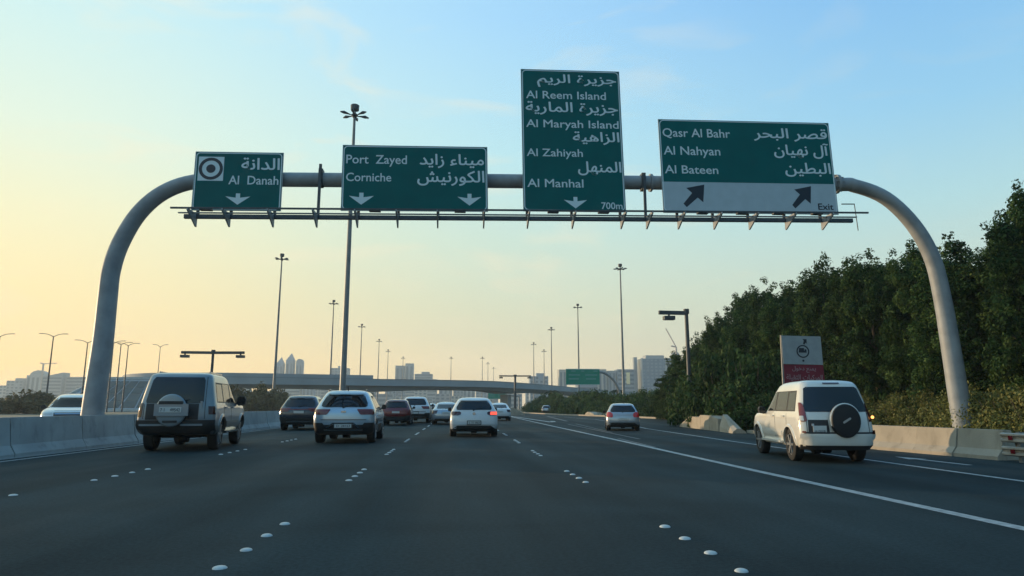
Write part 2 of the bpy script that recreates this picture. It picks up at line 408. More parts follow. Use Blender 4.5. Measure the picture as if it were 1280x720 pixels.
mb = MB(); mb.prism([(-.8, 0), (-.6, .9), (.5, 1.0), (1.6, .35), (2.0, 0)], 0, 9, 'y')
o = mb.build('concrete_barrier', M['conc_r'], loc=(6.9, 89, 0)); tag(o, 'pale concrete nose of the gore where exit ramp and road part, near the flyover', 'barrier')
mb = MB(); mb.prism([(0, 0), (.5, .28), (1.4, .42), (2.5, .5), (3.1, .3), (3.6, 0)], -1.0, 1.0, 'x')
o = mb.build('sand_heap', M['conc_r'], loc=(17.3, 80, 0.0), rot=(0, 0, R(10))); tag(o, 'low pale heap of sand at the ramp edge left of the silver hatchback', 'sand heap')

# guardrail: two corrugated beams on posts with red reflectors
g = thing('guardrail', 'weathered double-beam guardrail with red reflectors at the right edge', 'guardrail', (11.62, 13.75, 0), R(3))
def wbeam(z):
    pr = [(.00, -.10), (.05, -.075), (.05, -.045), (.0, -.015), (.0, .015), (.05, .045), (.05, .075), (.0, .10), (-.012, .10), (-.012, -.10)]
    mb = MB(); mb.prism([(-u, z + v) for u, v in pr], 0.0, -8.0, 'y'); return mb
wbeam(.50).build('beam', M['galv_w'] if 'galv_w' in M else mat('beam_paint', (0.42, 0.37, 0.30), 0.5, 0.1, var=0.35, vscale=5), g)
wbeam(.22).build('beam', MATS['beam_paint'], g)
for k in range(7):
    MB().box((.11, -.35 - 1.2 * k, .31), (.12, .08, .62)).build('post', M['galv'], g)
for (y, z) in ((-.28, .50), (-.95, .50), (-.30, .22), (-2.1, .5)):
    MB().box((-.062, y, z), (.016, .10, .085)).build('reflector', M['lamp_red'], g)

# ------------------------------------------------------------------ lettering
AR = {'ا': (0xFE8D, 1), 'آ': (0xFE81, 1), 'أ': (0xFE83, 1), 'ب': (0xFE8F, 2), 'ة': (0xFE93, 1), 'ت': (0xFE95, 2), 'ث': (0xFE99, 2), 'ج': (0xFE9D, 2), 'ح': (0xFEA1, 2),
      'خ': (0xFEA5, 2), 'د': (0xFEA9, 1), 'ذ': (0xFEAB, 1), 'ر': (0xFEAD, 1), 'ز': (0xFEAF, 1), 'س': (0xFEB1, 2), 'ش': (0xFEB5, 2), 'ص': (0xFEB9, 2), 'ط': (0xFEC1, 2),
      'ع': (0xFEC9, 2), 'ف': (0xFED1, 2), 'ق': (0xFED5, 2), 'ك': (0xFED9, 2), 'ل': (0xFEDD, 2), 'م': (0xFEE1, 2), 'ن': (0xFEE5, 2), 'ه': (0xFEE9, 2), 'و': (0xFEED, 1), 'ي': (0xFEF1, 2), 'ء': (0xFE80, 0)}
def shape_ar(s):
    out = []
    for i, ch in enumerate(s):
        if ch not in AR: out.append(ch); continue
        base, k = AR[ch]
        if k == 0: out.append(chr(base)); continue
        prev = i > 0 and s[i - 1] in AR and AR[s[i - 1]][1] == 2
        nxt = k == 2 and i + 1 < len(s) and s[i + 1] in AR and AR[s[i + 1]][1] >= 1
        form = (3 if prev else 2) if nxt else (1 if prev else 0)
        out.append(chr(base + form))
    return ''.join(out[::-1])
def text_mesh(s, bold=0.0, spacing=1.0):
    cu = bpy.data.curves.new('lettering', 'FONT'); cu.body = s; cu.offset = bold; cu.extrude = 0.02; cu.resolution_u = 3; cu.space_character = spacing
    o = bpy.data.objects.new('lettering', cu); COL.objects.link(o)
    bpy.context.view_layer.update()
    me = bpy.data.meshes.new_from_object(o.evaluated_get(bpy.context.evaluated_depsgraph_get()))
    bpy.data.objects.remove(o); bpy.data.curves.remove(cu)
    me.name = 'lettering'; return me
def place_text(s, x0, x1, zt, zb, parent, m, y=-0.016, bold=0.0, spacing=1.0, desc=False, weight=0.0):
    """fit the text to x0..x1 and top..bottom (baseline when desc) on the sign's front face; sign-local x right, z up"""
    ar = any(c in AR for c in s)
    me = text_mesh(shape_ar(s) if ar else s, bold, spacing)
    n = len(me.vertices); co = np.empty(n * 3, 'f'); me.vertices.foreach_get('co', co); co = co.reshape(-1, 3)
    mn = co.min(0); mx = co.max(0)
    b0 = 0.0 if (desc and not ar) else mn[1]
    out = np.empty_like(co)
    out[:, 0] = x0 + (co[:, 0] - mn[0]) / (mx[0] - mn[0]) * (x1 - x0)
    out[:, 2] = zb + (co[:, 1] - b0) / (mx[1] - b0) * (zt - zb)
    out[:, 1] = y - (co[:, 2] - mn[2]) / (mx[2] - mn[2]) * 0.006
    me.vertices.foreach_set('co', out.reshape(-1))
    if weight:
        bm = bmesh.new(); bm.from_mesh(me)   # heavier strokes: copies shifted a few millimetres
        for i, (ax, az_) in enumerate(((weight, 0), (-weight, 0), (0, weight * .8), (0, -weight * .8))):
            b2 = bm if i == 0 else None
            tmp = me.copy(); tmp.transform(Matrix.Translation((ax, -.0007 * (i + 1), az_))); bm.from_mesh(tmp); bpy.data.meshes.remove(tmp)
        bm.to_mesh(me); bm.free()
    me.materials.clear(); me.materials.append(m); me.update()
    o = link('lettering', me, parent); o['kind'] = 'stuff'
    return o

def flat(name, poly, parent, m, y=-0.016, t=0.006):
    mb = MB(); mb.prism(poly, y, y - t, 'y'); return mb.build(name, m, parent)
def ring(name, cx, cz, r0, r1, parent, m, y=-0.016, t=0.006, n=28):
    mb = MB(); vs = []
    for yy in (y, y - t):
        for r in (r0, r1):
            vs += [(cx + r * math.cos(2 * math.pi * k / n), yy, cz + r * math.sin(2 * math.pi * k / n)) for k in range(n)]
    fs = []
    for k in range(n):
        k2 = (k + 1) % n
        fs += [(k, k2, n + k2, n + k), (2 * n + k, 3 * n + k, 3 * n + k2, 2 * n + k2), (k, 2 * n + k, 2 * n + k2, k2), (n + k, n + k2, 3 * n + k2, 3 * n + k)]
    mb.quadmesh(vs, fs); return mb.build(name, m, parent)
def disc(name, cx, cz, r, parent, m, y=-0.016, t=0.006, n=24):
    return flat(name, [(cx + r * math.cos(2 * math.pi * k / n), cz + r * math.sin(2 * math.pi * k / n)) for k in range(n)], parent, m, y, t)
def rrect(w, h, r, inset=0, k=5):
    pts = []
    for cx, cz, a0 in ((w - inset - r, h - inset - r, 0), (inset + r, h - inset - r, 90), (inset + r, inset + r, 180), (w - inset - r, inset + r, 270)):
        for j in range(k + 1):
            a = R(a0 + 90 * j / k); pts.append((cx + r * math.cos(a), cz + r * math.sin(a)))
    return pts
def frame_line(w, h, inset, lw, r, parent, m, y=-0.016):
    A = rrect(w, h, r, inset); B = rrect(w, h, max(r - lw, .01), inset + lw); n = len(A); mb = MB()
    vs = [(x, y, z) for x, z in A] + [(x, y, z) for x, z in B] + [(x, y - .006, z) for x, z in A] + [(x, y - .006, z) for x, z in B]
    fs = []
    for k in range(n):
        k2 = (k + 1) % n
        fs += [(2 * n + k, 3 * n + k, 3 * n + k2, 2 * n + k2), (k, 2 * n + k, 2 * n + k2, k2), (n + k, n + k2, 3 * n + k2, 3 * n + k)]
    mb.quadmesh(vs, fs); return mb.build('border', m, parent)
def down_arrow(x0, x1, zt, zb, parent, m):
    cx = (x0 + x1) / 2; w = (x1 - x0) / 2; h = zt - zb; s = w * .17
    flat('arrow', [(cx - s, zt), (cx + s, zt), (cx + s, zb + h * .62), (x1, zb + h * .74), (cx, zb), (x0, zb + h * .74), (cx - s, zb + h * .62)], parent, m)
def ne_arrow(x0, x1, zt, zb, parent, m):
    w = x1 - x0; h = zt - zb; P = lambda u, v: (x0 + u * w, zb + v * h)
    flat('arrow', [P(1, 1), P(.9, .22), P(.66, .42), P(.14, 0), P(0, .15), P(.42, .62), P(.17, .84)], parent, m)

# ------------------------------------------------------------------ the big arched gantry
gan = thing('sign_gantry', 'large arched steel pipe gantry spanning the whole road with a lighting rail', 'gantry', (0, 21, 0))
pp = [(-10.75, 0, -.05), (-10.72, 0, 1.5), (-10.66, 0, 3), (-10.66, 0, 4.4), (-10.64, 0, 5.25), (-10.45, 0, 6.12), (-10.0, 0, 7.08), (-9.32, 0, 7.78), (-8.40, 0, 8.16), (-7, 0, 8.27), (-3, 0, 8.36), (0.64, 0, 8.44), (6.7, 0, 8.54),
      (12.6, 0, 8.65), (13.5, 0, 8.62), (14.6, 0, 8.20), (15.5, 0, 7.27), (16.05, 0, 6.1), (16.25, 0, 4.7), (16.35, 0, 3.0), (16.42, 0, 1.5), (16.5, 0, -.05)]
cp = crom(pp, 5); rr = []
for p in cp:
    if p.z > 8.2: rr.append(.232)
    else: rr.append(.232 + (8.2 - p.z) / 8.2 * .085)
MB().tube(cp, rr, 20).build('pipe_arch', M['steel'], gan, smooth=True)
for x, z in ((-8.2, 8.19), (12.85, 8.66)):
    MB().tube([(x - .05, 0, z), (x + .05, 0, z + .001)], .33, 20).build('flange', M['steel'], gan, smooth=True)
for x, z in ((-1.4, 8.40), (6.35, 8.53)):
    MB().tube([(x - .035, 0, z), (x + .035, 0, z + .001)], .30, 20).build('flange', M['steel'], gan, smooth=True)
for k in range(10):   # bolts round the right flange
    a = 2 * math.pi * k / 10
    MB().tube([(12.72, .285 * math.cos(a), 8.66 + .285 * math.sin(a)), (12.99, .285 * math.cos(a), 8.66 + .285 * math.sin(a))], .022, 6).build('bolt', M['galv'], gan)
for x in (-10.75, 16.5):
    MB().box((x, 0, .03), (.95, .95, .05)).build('base_plate', M['steel'], gan)
zr = lambda x: 7.0 + .0165 * (x + 8.3)
hx_ = [-8.1, -7.1, -5.78, -4.45, -3.2, -1.95, -.7, .75, 2.15, 3.6, 5.2, 6.05, 7.1, 8.3, 9.5, 10.75, 12.0]
MB().bar((-8.45, -.42, zr(-8.45) - .10), (13.05, -.42, zr(13.05) - .10), .10, .13).build('lower_beam', M['darksteel'], gan)
MB().bar((-8.60, -1.08, zr(-8.6) - .02), (13.2, -1.08, zr(13.2) - .02), .05, .05).build('front_rail', M['darksteel'], gan)
MB().bar((-8.5, -.75, zr(-8.5) - .075), (13.0, -.75, zr(13.0) - .075), .07, .03).build('cable_tray', M['galv'], gan)
for x in hx_:
    z = zr(x)
    mb = MB(); mb.prism([(-.37, z - .02), (-1.12, z - .03), (-1.12, z - .09), (-.42, z - .42), (-.37, z - .42)], x - .022, x + .022, 'x'); mb.build('bracket', M['steel'], gan)
    MB().box((x, -.31, (z - .05 + 8.75) / 2 + .0), (.085, .06, 8.80 - z)).build('hanger_post', M['darksteel'], gan)
    MB().box((x, -.13, 8.28 + .0155 * (x + 8.3) + .0), (.13, .30, .56)).build('clamp', M['darksteel'], gan)
for x in (-7.6, -2.6, .0, 2.9, 4.5, 7.7, 9.0, 10.2, 11.5):
    MB().box((x, -1.0, zr(x) - .05), (.34, .16, .055)).build('floodlight', M['darksteel'], gan)
mb = MB(); mb.bar((12.8, -.3, 7.86), (13.25, -.3, 7.87), .03); mb.bar((13.25, -.3, 7.88), (13.30, -.3, 6.95), .02); mb.build('cable_stay', M['darksteel'], gan)

def sign(name, x, z, w, h, slope, label):
    o = thing(name, label, 'road sign', (x, 20.60, z)); o.rotation_euler = (R(-1.2), -math.atan(slope), 0)
    MB().box((w / 2, .0, h / 2), (w, .03, h)).build('panel', M['alu'], o)
    for k in range(max(2, int(h / .8))):
        MB().box((w / 2, .035, h * (k + .5) / max(2, int(h / .8))), (w - .1, .035, .06)).build('stiffener', M['alu'], o)
    return o
T = lambda W, H: (lambda u, v: (u * W, (1 - v) * H))
# sign one: Al Danah
W, H = 2.70, 1.93; s = sign('direction_sign', -8.27, 7.10, W, H, .015, 'green sign reading Al Danah with a black and white target symbol')
flat('sign_face', [(.02, .02), (W - .02, .02), (W - .02, H - .02), (.02, H - .02)], s, M['sign_green'], -.0155, .004)
frame_line(W, H, .035, .03, .12, s, M['sign_white'], -.0200)
y0 = -.0200
flat('symbol_ground', [(.045 * W, .50 * H), (.33 * W, .50 * H), (.33 * W, .91 * H), (.045 * W, .91 * H)], s, M['sign_white'], y0)
ring('symbol_ring', .187 * W, .705 * H, .27, .365, s, M['sign_black'], y0 - .0065)
disc('symbol_centre', .187 * W, .705 * H, .14, s, M['sign_black'], y0 - .0065)
def tx(s, W, H, t, u0, u1, v0, v1, m=None, **k):
    place_text(t, u0 * W, u1 * W, (1 - v0) * H, (1 - v1) * H, s, m or M['sign_white'], y=-.0200, weight=.009 if any(c in AR for c in t) else .004, **k)
tx(s, W, H, 'الدانة', .53, .96, .10, .30)
tx(s, W, H, 'Al  Danah', .395, .955, .41, .555, desc=True)
down_arrow(.37 * W, .65 * W, .29 * H, .10 * H, s, M['sign_white'])
# sign two: Port Zayed
W, H = 4.63, 2.20; s = sign('direction_sign', -3.74, 7.20, W, H, .016, 'wide green sign reading Port Zayed and Corniche with two down arrows')
flat('sign_face', [(.02, .02), (W - .02, .02), (W - .02, H - .02), (.02, H - .02)], s, M['sign_green'], -.0155, .004)
frame_line(W, H, .035, .03, .14, s, M['sign_white'], -.0200)
tx(s, W, H, 'Port  Zayed', .028, .44, .155, .285, desc=True)
tx(s, W, H, 'Corniche', .03, .335, .43, .555, desc=True)
tx(s, W, H, 'ميناء زايد', .53, .973, .125, .34)
tx(s, W, H, 'الكورنيش', .515, .975, .38, .61)
down_arrow(.052 * W, .22 * W, .27 * H, .09 * H, s, M['sign_white'])
down_arrow(.79 * W, .955 * W, .27 * H, .09 * H, s, M['sign_white'])
# sign three: the tall one
W, H = 3.36, 4.98; s = sign('direction_sign', 2.02, 7.32, W, H, .013, 'tall green sign reading Al Reem Island, Al Maryah Island, Al Zahiyah, Al Manhal, 700m')
flat('sign_face', [(.02, .02), (W - .02, .02), (W - .02, H - .02), (.02, H - .02)], s, M['sign_green'], -.0155, .004)
frame_line(W, H, .035, .03, .14, s, M['sign_white'], -.0200)
tx(s, W, H, 'جزيرة الريم', .165, .96, .035, .128)
tx(s, W, H, 'Al Reem Island', .05, .85, .158, .212, desc=True)
tx(s, W, H, 'جزيرة المارية', .045, .965, .235, .328)
tx(s, W, H, 'Al Maryah Island', .045, .965, .365, .418, desc=True)
tx(s, W, H, 'الزاهية', .505, .965, .445, .535)
tx(s, W, H, 'Al Zahiyah', .045, .595, .57, .622, desc=True)
tx(s, W, H, 'المنهل', .545, .97, .655, .75)
tx(s, W, H, 'Al Manhal', .045, .59, .78, .835, desc=True)
down_arrow(.395 * W, .62 * W, .10 * H, .022 * H, s, M['sign_white'])
tx(s, W, H, '700m', .76, .965, .935, .98, desc=True)
# sign four: exit sign
W, H = 5.98, 3.28; s = sign('direction_sign', 6.62, 7.38, W, H, .012, 'widest green and white exit sign reading Qasr Al Bahr, Al Nahyan, Al Bateen')
flat('sign_face', [(.02, H * .325), (W - .02, H * .325), (W - .02, H - .02), (.02, H - .02)], s, M['sign_green'], -.0155, .004)
flat('exit_face', [(.02, .02), (W - .02, .02), (W - .02, H * .325), (.02, H * .325)], s, M['sign_grey'], -.0155, .004)
frame_line(W, H, .03, .03, .16, s, M['sign_white'], -.0200)
tx(s, W, H, 'Qasr Al Bahr', .022, .41, .10, .19, desc=True)
tx(s, W, H, 'Al Nahyan', .022, .345, .295, .385, desc=True)
tx(s, W, H, 'Al Bateen', .022, .325, .50, .585, desc=True)
tx(s, W, H, 'قصر البحر', .55, .98, .075, .215)
tx(s, W, H, 'آل نهيان', .66, .98, .235, .40)
tx(s, W, H, 'البطين', .715, .98, .45, .60)
ne_arrow(.115 * W, .24 * W, .30 * H, .06 * H, s, M['sign_black'])
ne_arrow(.735 * W, .855 * W, .30 * H, .06 * H, s, M['sign_black'])
tx(s, W, H, 'Exit', .885, .972, .885, .95, m=M['sign_black'], desc=True)

# no-entry sign among the trees
s = thing('truck_sign', 'white and red sign banning heavy vehicles, standing before the trees behind the white SUV', 'road sign', (10.42, 20.9, 0)); s.rotation_euler = (0, R(1.2), R(-3))
MB().box((.0, .06, 1.72), (.06, .06, 3.44)).build('post', M['galv'], s)
MB().box((1.2, .06, 1.2), (.06, .06, 2.4)).build('post', M['galv'], s)
flat('upper_panel', [(0, 2.50), (1.30, 2.50), (1.27, 3.42), (-.02, 3.42)], s, mat('shaded_sign_white', (.30, .33, .34), .5, var=.15, vscale=4), .02, .02)  # white darkened in the colour to stand for the shadow on this sign
flat('lower_panel', [(.02, 1.70), (1.34, 1.70), (1.30, 2.49), (.02, 2.49)], s, mat('shaded_sign_red', (.20, .008, .025), .5, var=.25, vscale=5), .02, .02)  # red darkened the same way, shade put into the colour
ring('symbol_ring', .66, 2.92, .17, .21, s, M['sign_black'], -.001)
fl = [(.52, 2.88), (.78, 2.88), (.78, 2.98), (.72, 3.0), (.72, 2.95), (.70, 2.95), (.70, 3.03), (.54, 3.03)]
flat('truck_symbol', fl, s, M['sign_black'], -.001)
flat('arrow', [(.68, 3.17), (.72, 3.14), (.77, 3.21), (.80, 3.17), (.80, 3.32), (.67, 3.32), (.71, 3.27)], s, M['sign_black'], -.001)
disc('symbol_dot', .66, 2.62, .035, s, M['sign_black'], -.001)
place_text('يمنع دخول', .28, 1.05, 2.44, 2.24, s, mat('shaded_letter', (.34, .24, .25), .5), y=-.001)  # letters dimmed with the panels, shade painted into their tone
place_text('المركبات الثقيلة', .08, 1.26, 2.18, 1.96, s, MATS['shaded_letter'], y=-.001)

# ------------------------------------------------------------------ high mast lights
def make_mast(label, group):
    o = thing('high_mast_light', label, 'light mast', group=group)
    MB().tube([(0, 0, 0), (0, 0, 10), (0, 0, 20), (0, 0, 29.4)], [.30, .25, .19, .12], 10).build('mast', M['mast'], o, smooth=True)
    MB().tube([(0, 0, 29.45), (0, 0, 29.52), (0, 0, 30.0), (0, 0, 30.06)], [.24, .40, .42, .34], 12).build('head_drum', M['darksteel'], o, smooth=True)
    MB().tube([(0, 0, 28.7), (0, 0, 29.0), (0, 0, 29.15)], [.14, .34, .2], 10).build('lamp_ring', M['darksteel'], o, smooth=True)
    for k in range(6):
        a = R(30 + 60 * k) + .15; c, s_ = math.cos(a), math.sin(a)
        l = MB().tube([(.25 * c, .25 * s_, 28.95), (.7 * c, .7 * s_, 29.02), (1.05 * c, 1.05 * s_, 29.06), (1.42 * c, 1.42 * s_, 29.04)], [.035, .09, .16, .06], 8).build('lamp', M['darksteel'], o, smooth=True)
    return o
mastL = 'tall high mast light in the row left of the road, {}'
masts = [(-10.35, 62, 'tallest high mast light, rising behind the Port Zayed sign from the median', None),
         (-34.0, 128.5, 'high mast light nearest in the left row, beside the dark blue SUV', 'L'),
         (-34.4, 185.5, 'second high mast light in the left row', 'L'), (-34.3, 240, 'third high mast light in the left row', 'L'),
         (-34.4, 294.5, 'fourth high mast light in the left row, small and hazy', 'L'), (-36, 349, 'fifth high mast light in the left row, small and hazy', 'L'), (-32.4, 400, 'farthest high mast light in the left row, above the twin towers', 'L'),
         (33, 132.5, 'high mast light nearest in the right row, left of the glass office block', 'R'), (33.9, 187, 'high mast light of the right row standing behind the small far green sign', 'R'),
         (34.2, 244, 'third high mast light in the right row', 'R'), (34.4, 304, 'fourth high mast light in the right row, small', 'R'), (44.1, 342.5, 'short looking high mast light between the third and fourth of the right row', 'R'),
         (14.3, 396, 'left of three tiny high mast lights over the middle of the flyover', 'C'), (19.9, 447, 'middle of three tiny high mast lights over the middle of the flyover', 'C'), (26.6, 502, 'right of three tiny high mast lights over the middle of the flyover', 'C'),
         (-4.1, 397.5, 'lone tiny far mast above the white hatchback', 'C')]
G = {'L': 'high masts in the left row', 'R': 'high masts in the right row', 'C': 'tiny far high masts'}
m0 = None
for x, y, lab, gr in masts:
    if m0 is None: m0 = make_mast(lab, None); o = m0
    else: o = copy_tree(m0); tag(o, lab, 'light mast', G[gr])
    o.location = (x, y, 0); o.rotation_euler = (0, 0, random.uniform(-.3, .3))
# double arm street lights on the left
def make_lamp():
    o = thing('street_light', 'x', 'street light')
    MB().tube([(0, 0, 0), (0, 0, 6), (0, 0, 12.6)], [.16, .13, .08], 8).build('pole', M['darksteel'], o, smooth=True)
    for s_ in (-1, 1):
        a = MB().tube([(0, 0, 12.5), (s_ * .8, 0, 12.9), (s_ * 1.4, 0, 13.0)], [.06, .05, .04], 6).build('arm', M['darksteel'], o)
        MB().box((s_ * 1.75, 0, 13.0), (.75, .22, .09)).build('lamp', M['darksteel'], a)
    return o
l0 = make_lamp()
for k, (x, y, lab) in enumerate([(-66.8, 116, 'nearest double-arm street light, standing left of the arch foot'), (-75.5, 116.5, 'double-arm street light cut by the left edge of the photo'),
                       (-67.1, 127, 'double-arm street light just left of the arch foot'), (-68.5, 139, 'first of three double-arm street lights right of the arch foot'),
                       (-68.5, 142.0, 'second of three double-arm street lights right of the arch foot'), (-68.0, 144, 'third of three double-arm street lights right of the arch foot'),
                       (-80, 187, 'small far street light above the silver spare-wheel SUV')]):
    o = l0 if k == 0 else copy_tree(l0)
    o.location = (x, y, 0); o.rotation_euler = (0, 0, R(8)); tag(o, lab, 'street light', 'double-arm street lights on the left')
    if k in (3, 4, 5): o.scale = (1, 1, 1.08)
    if k == 6: o.scale = (.9, .9, 1.35)

# camera gantries (T shaped poles carrying boxes)
def cam_pole(label, loc, h, arms, boxes, r=.17, rz=0):
    o = thing('camera_pole', label, 'camera pole', loc, rz)
    MB().tube([(0, 0, 0), (0, 0, h)], [r, r * .8], 12).build('pole', M['darksteel'], o, smooth=True)
    MB().tube([(0, 0, h - .05), (0, 0, h + .28)], [r * 1.25, r * 1.25], 12).build('cap', M['darksteel'], o, smooth=True)
    for a in arms: 
        MB().bar((0, 0, h), (a, 0, h + .02), .22, .26).build('arm', M['darksteel'], o)
    for b in boxes:
        x = MB().box((b, 0, h - .36), (.75, .5, .26)).build('camera_box', M['darksteel'], o)
        MB().box((b, 0, h - .18), (.12, .12, .14)).build('bracket', M['darksteel'], x)
    return o
cam_pole('dark T-shaped camera pole rising behind the silver spare-wheel SUV', (-24.05, 68, 0), 6.35, (-3.0, 3.0), (-2.65, 2.65))
cam_pole('dark T-shaped camera pole in front of the flyover pier in the middle', (11.75, 138, 0), 7.3, (-3.3, 3.3), (-2.9, 2.9), .28)
cam_pole('dark camera pole with one arm to the left, rising out of the trees', (15.8, 45, 0), 7.55, (-1.95,), (-1.25,), .16)

# ------------------------------------------------------------------ flyover
bp = [(-112, 360), (-108, 280), (-99, 215), (-82, 176), (-58, 167), (-22, 178), (6, 188), (19.5, 205), (37, 238), (64, 295), (110, 385), (170, 500)]
bpv = crom([(x, y, 0) for x, y in bp], 8)
fly = thing('flyover', 'long grey concrete flyover curving across the road in the distance', 'bridge', (0, 188, 0))
def sweep(name, prof, pts, m, parent, z=0, zf=None):
    mb = MB(); n = len(prof); vs = []
    for i, p in enumerate(pts):
        a = pts[max(i - 1, 0)]; b = pts[min(i + 1, len(pts) - 1)]; d = Vector((b[0] - a[0], b[1] - a[1], 0)).normalized(); nn = Vector((-d.y, d.x, 0))
        for u, v in prof:
            vs.append((p[0] + nn.x * u, p[1] + nn.y * u - 188, v if zf is None else zf(i, u, v)))
    fs = []
    for i in range(len(pts) - 1):
        for k in range(n): fs.append((i * n + k, i * n + (k + 1) % n, (i + 1) * n + (k + 1) % n, (i + 1) * n + k))
    fs += [tuple(range(n)), tuple((len(pts) - 1) * n + k for k in range(n))]
    mb.quadmesh(vs, fs); return mb.build(name, m, parent, smooth=True, angle=30)
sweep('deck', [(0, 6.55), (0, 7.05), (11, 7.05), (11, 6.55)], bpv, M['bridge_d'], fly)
sweep('parapet', [(-.12, 6.45), (-.12, 8.1), (.18, 8.1), (.18, 6.45)], bpv, M['bridge'], fly)
sweep('parapet', [(10.8, 7.05), (10.8, 8.05), (11.1, 8.05), (11.1, 7.05)], bpv, M['bridge'], fly)
sweep('coping', [(-.2, 8.1), (-.2, 8.22), (.26, 8.22), (.26, 8.1)], bpv, M['bridge_d'], fly)
PIER = [(-21.5, 178.3), (19.8, 205.5), (58, 283)]
def hz(i, u, v):
    if v > 6: return v
    p = bpv[i]; d = min(math.hypot(p[0] - a, p[1] - b) for a, b in PIER + [(-84, 178)])
    return v - .7 * max(0, 1 - d / 17.0) ** 1.3
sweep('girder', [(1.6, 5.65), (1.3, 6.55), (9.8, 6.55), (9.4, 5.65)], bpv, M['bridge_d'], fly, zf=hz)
lp = [p for p in bpv if p[0] < -20]
sweep('screen_wall', [(.02, 8.22), (.02, 9.15), (.14, 9.15), (.14, 8.22)], lp, M['bridge'], fly)
for x, y in PIER:
    i = min(range(len(bpv)), key=lambda q: math.hypot(bpv[q][0] - x, bpv[q][1] - y)); d = (Vector(bpv[i + 1]) - Vector(bpv[i - 1])).normalized(); nn = Vector((-d.y, d.x, 0)) * 5.5
    mb = MB(); mb.box((bpv[i][0] + nn.x, bpv[i][1] + nn.y - 188, 2.3), (2.3, 2.6, 4.9), math.atan2(nn.y, nn.x) - math.pi / 2); mb.build('pier', M['bridge'], fly)
# paved abutment slope on the left
ab = thing('bridge_abutment', 'sloping paved embankment under the left end of the flyover', 'embankment', (-77, 158, 0))
mb = MB(); mb.quadmesh([(-14, -4, 0), (13, -4, 0), (8, 7, 7.7), (-6, 7, 7.7), (-14, 22, 0), (13, 16, 0)], [(0, 1, 2, 3), (1, 5, 2), (0, 3, 4), (3, 2, 5, 4), (0, 4, 5, 1)]); mb.build('bank', M['bridge'], ab)
for i in range(6):
    for j in range(4):
        u0_, u1_ = .10 + .8 * i / 6 + .008, .10 + .8 * (i + 1) / 6 - .008; v0_, v1_ = .1 + .8 * j / 4 + .008, .1 + .8 * (j + 1) / 4 - .008
        def S(u, v):
            a = Vector((-14, -4, 0)).lerp(Vector((-6, 7, 7.7)), v); b = Vector((13, -4, 0)).lerp(Vector((8, 7, 7.7)), v); p = a.lerp(b, u); return p + Vector((0, -.05, .09))
        q = [S(u0_, v0_), S(u1_, v0_), S(u1_, v1_), S(u0_, v1_)]; q2 = [p - Vector((0, -.05, .12)) for p in q]
        MB().quadmesh(q + q2, [(0, 1, 2, 3), (4, 7, 6, 5), (0, 4, 5, 1), (1, 5, 6, 2), (2, 6, 7, 3), (3, 7, 4, 0)]).build('paving_panel', M['paving'], ab)

for a, b in (((0.02, .02), (.98, .02)), ((.02, .98), (.98, .98)), ((.02, .02), (.02, .98)), ((.98, .02), (.98, .98))):
    MB().bar(S(*a) + Vector((0, -.05, .05)), S(*b) + Vector((0, -.05, .05)), .5, .5).build('slope_kerb', M['kerb_pale'], ab)
# far green signs
def far_sign(label, loc, w, h, z, arch):
    o = thing('far_direction_sign', label, 'road sign', loc)
    MB().box((0, 0, z + h / 2), (w, .12, h)).build('panel', M['sign_farg'], o)
    mb = MB()
    for a, b, c, d in ((0, .07, h - .06, .08), (0, .07, .06, .08)): mb.box((0, -.07, z + c), (w - .1, .02, d))
    mb.build('border', M['sign_white'], o)
    for k, (u, v, ww) in enumerate(((-.28, .86, .13), (0, .86, .10), (.38, .86, .12), (-.25, .62, .34), (.25, .62, .36), (-.27, .38, .3), (.24, .38, .3))):
        MB().box((u * w, -.075, z + h * v), (ww * w, .02, h * .085)).build('lettering_line', M['faint'], o)
    pts = crom([(-w * .5, .4, z + h * .8), (w * .5, .4, z + h * .8), (w * .5 + 1.6, .4, z + h * .66), (w * .5 + 3.2, .4, z + h * .25), (w * .5 + 4.3, .4, z - 1.6), (w * .5 + 4.6, .4, 0)], 5) if arch else [(-w * .5, .4, z + h * .7), (w * .5 + 5.0, .4, z + h * .35), (w * .5 + 5.1, .4, z + h * .3), (w * .5 + 5.15, .4, 0)]
    MB().tube(pts, .25, 10).build('pipe_arch', M['mast'], o, smooth=True)
    return o
M['sign_farg'] = mat('bright_sign_green', (0.000, 0.25, 0.17), 0.7, spec=.08, var=0.1, vscale=1)
M['faint'] = mat('faded_sign_white', (0.05, 0.28, 0.24), 0.5)
far_sign('small green arched road sign over the exit ramp in front of the flyover', (26.4, 141, 0), 7.2, 3.4, 5.6, True)
far_sign('tiny green road sign seen under the flyover beyond the white hatchback', (14.5, 250, 0), 6.4, 2.9, 3.8, False)

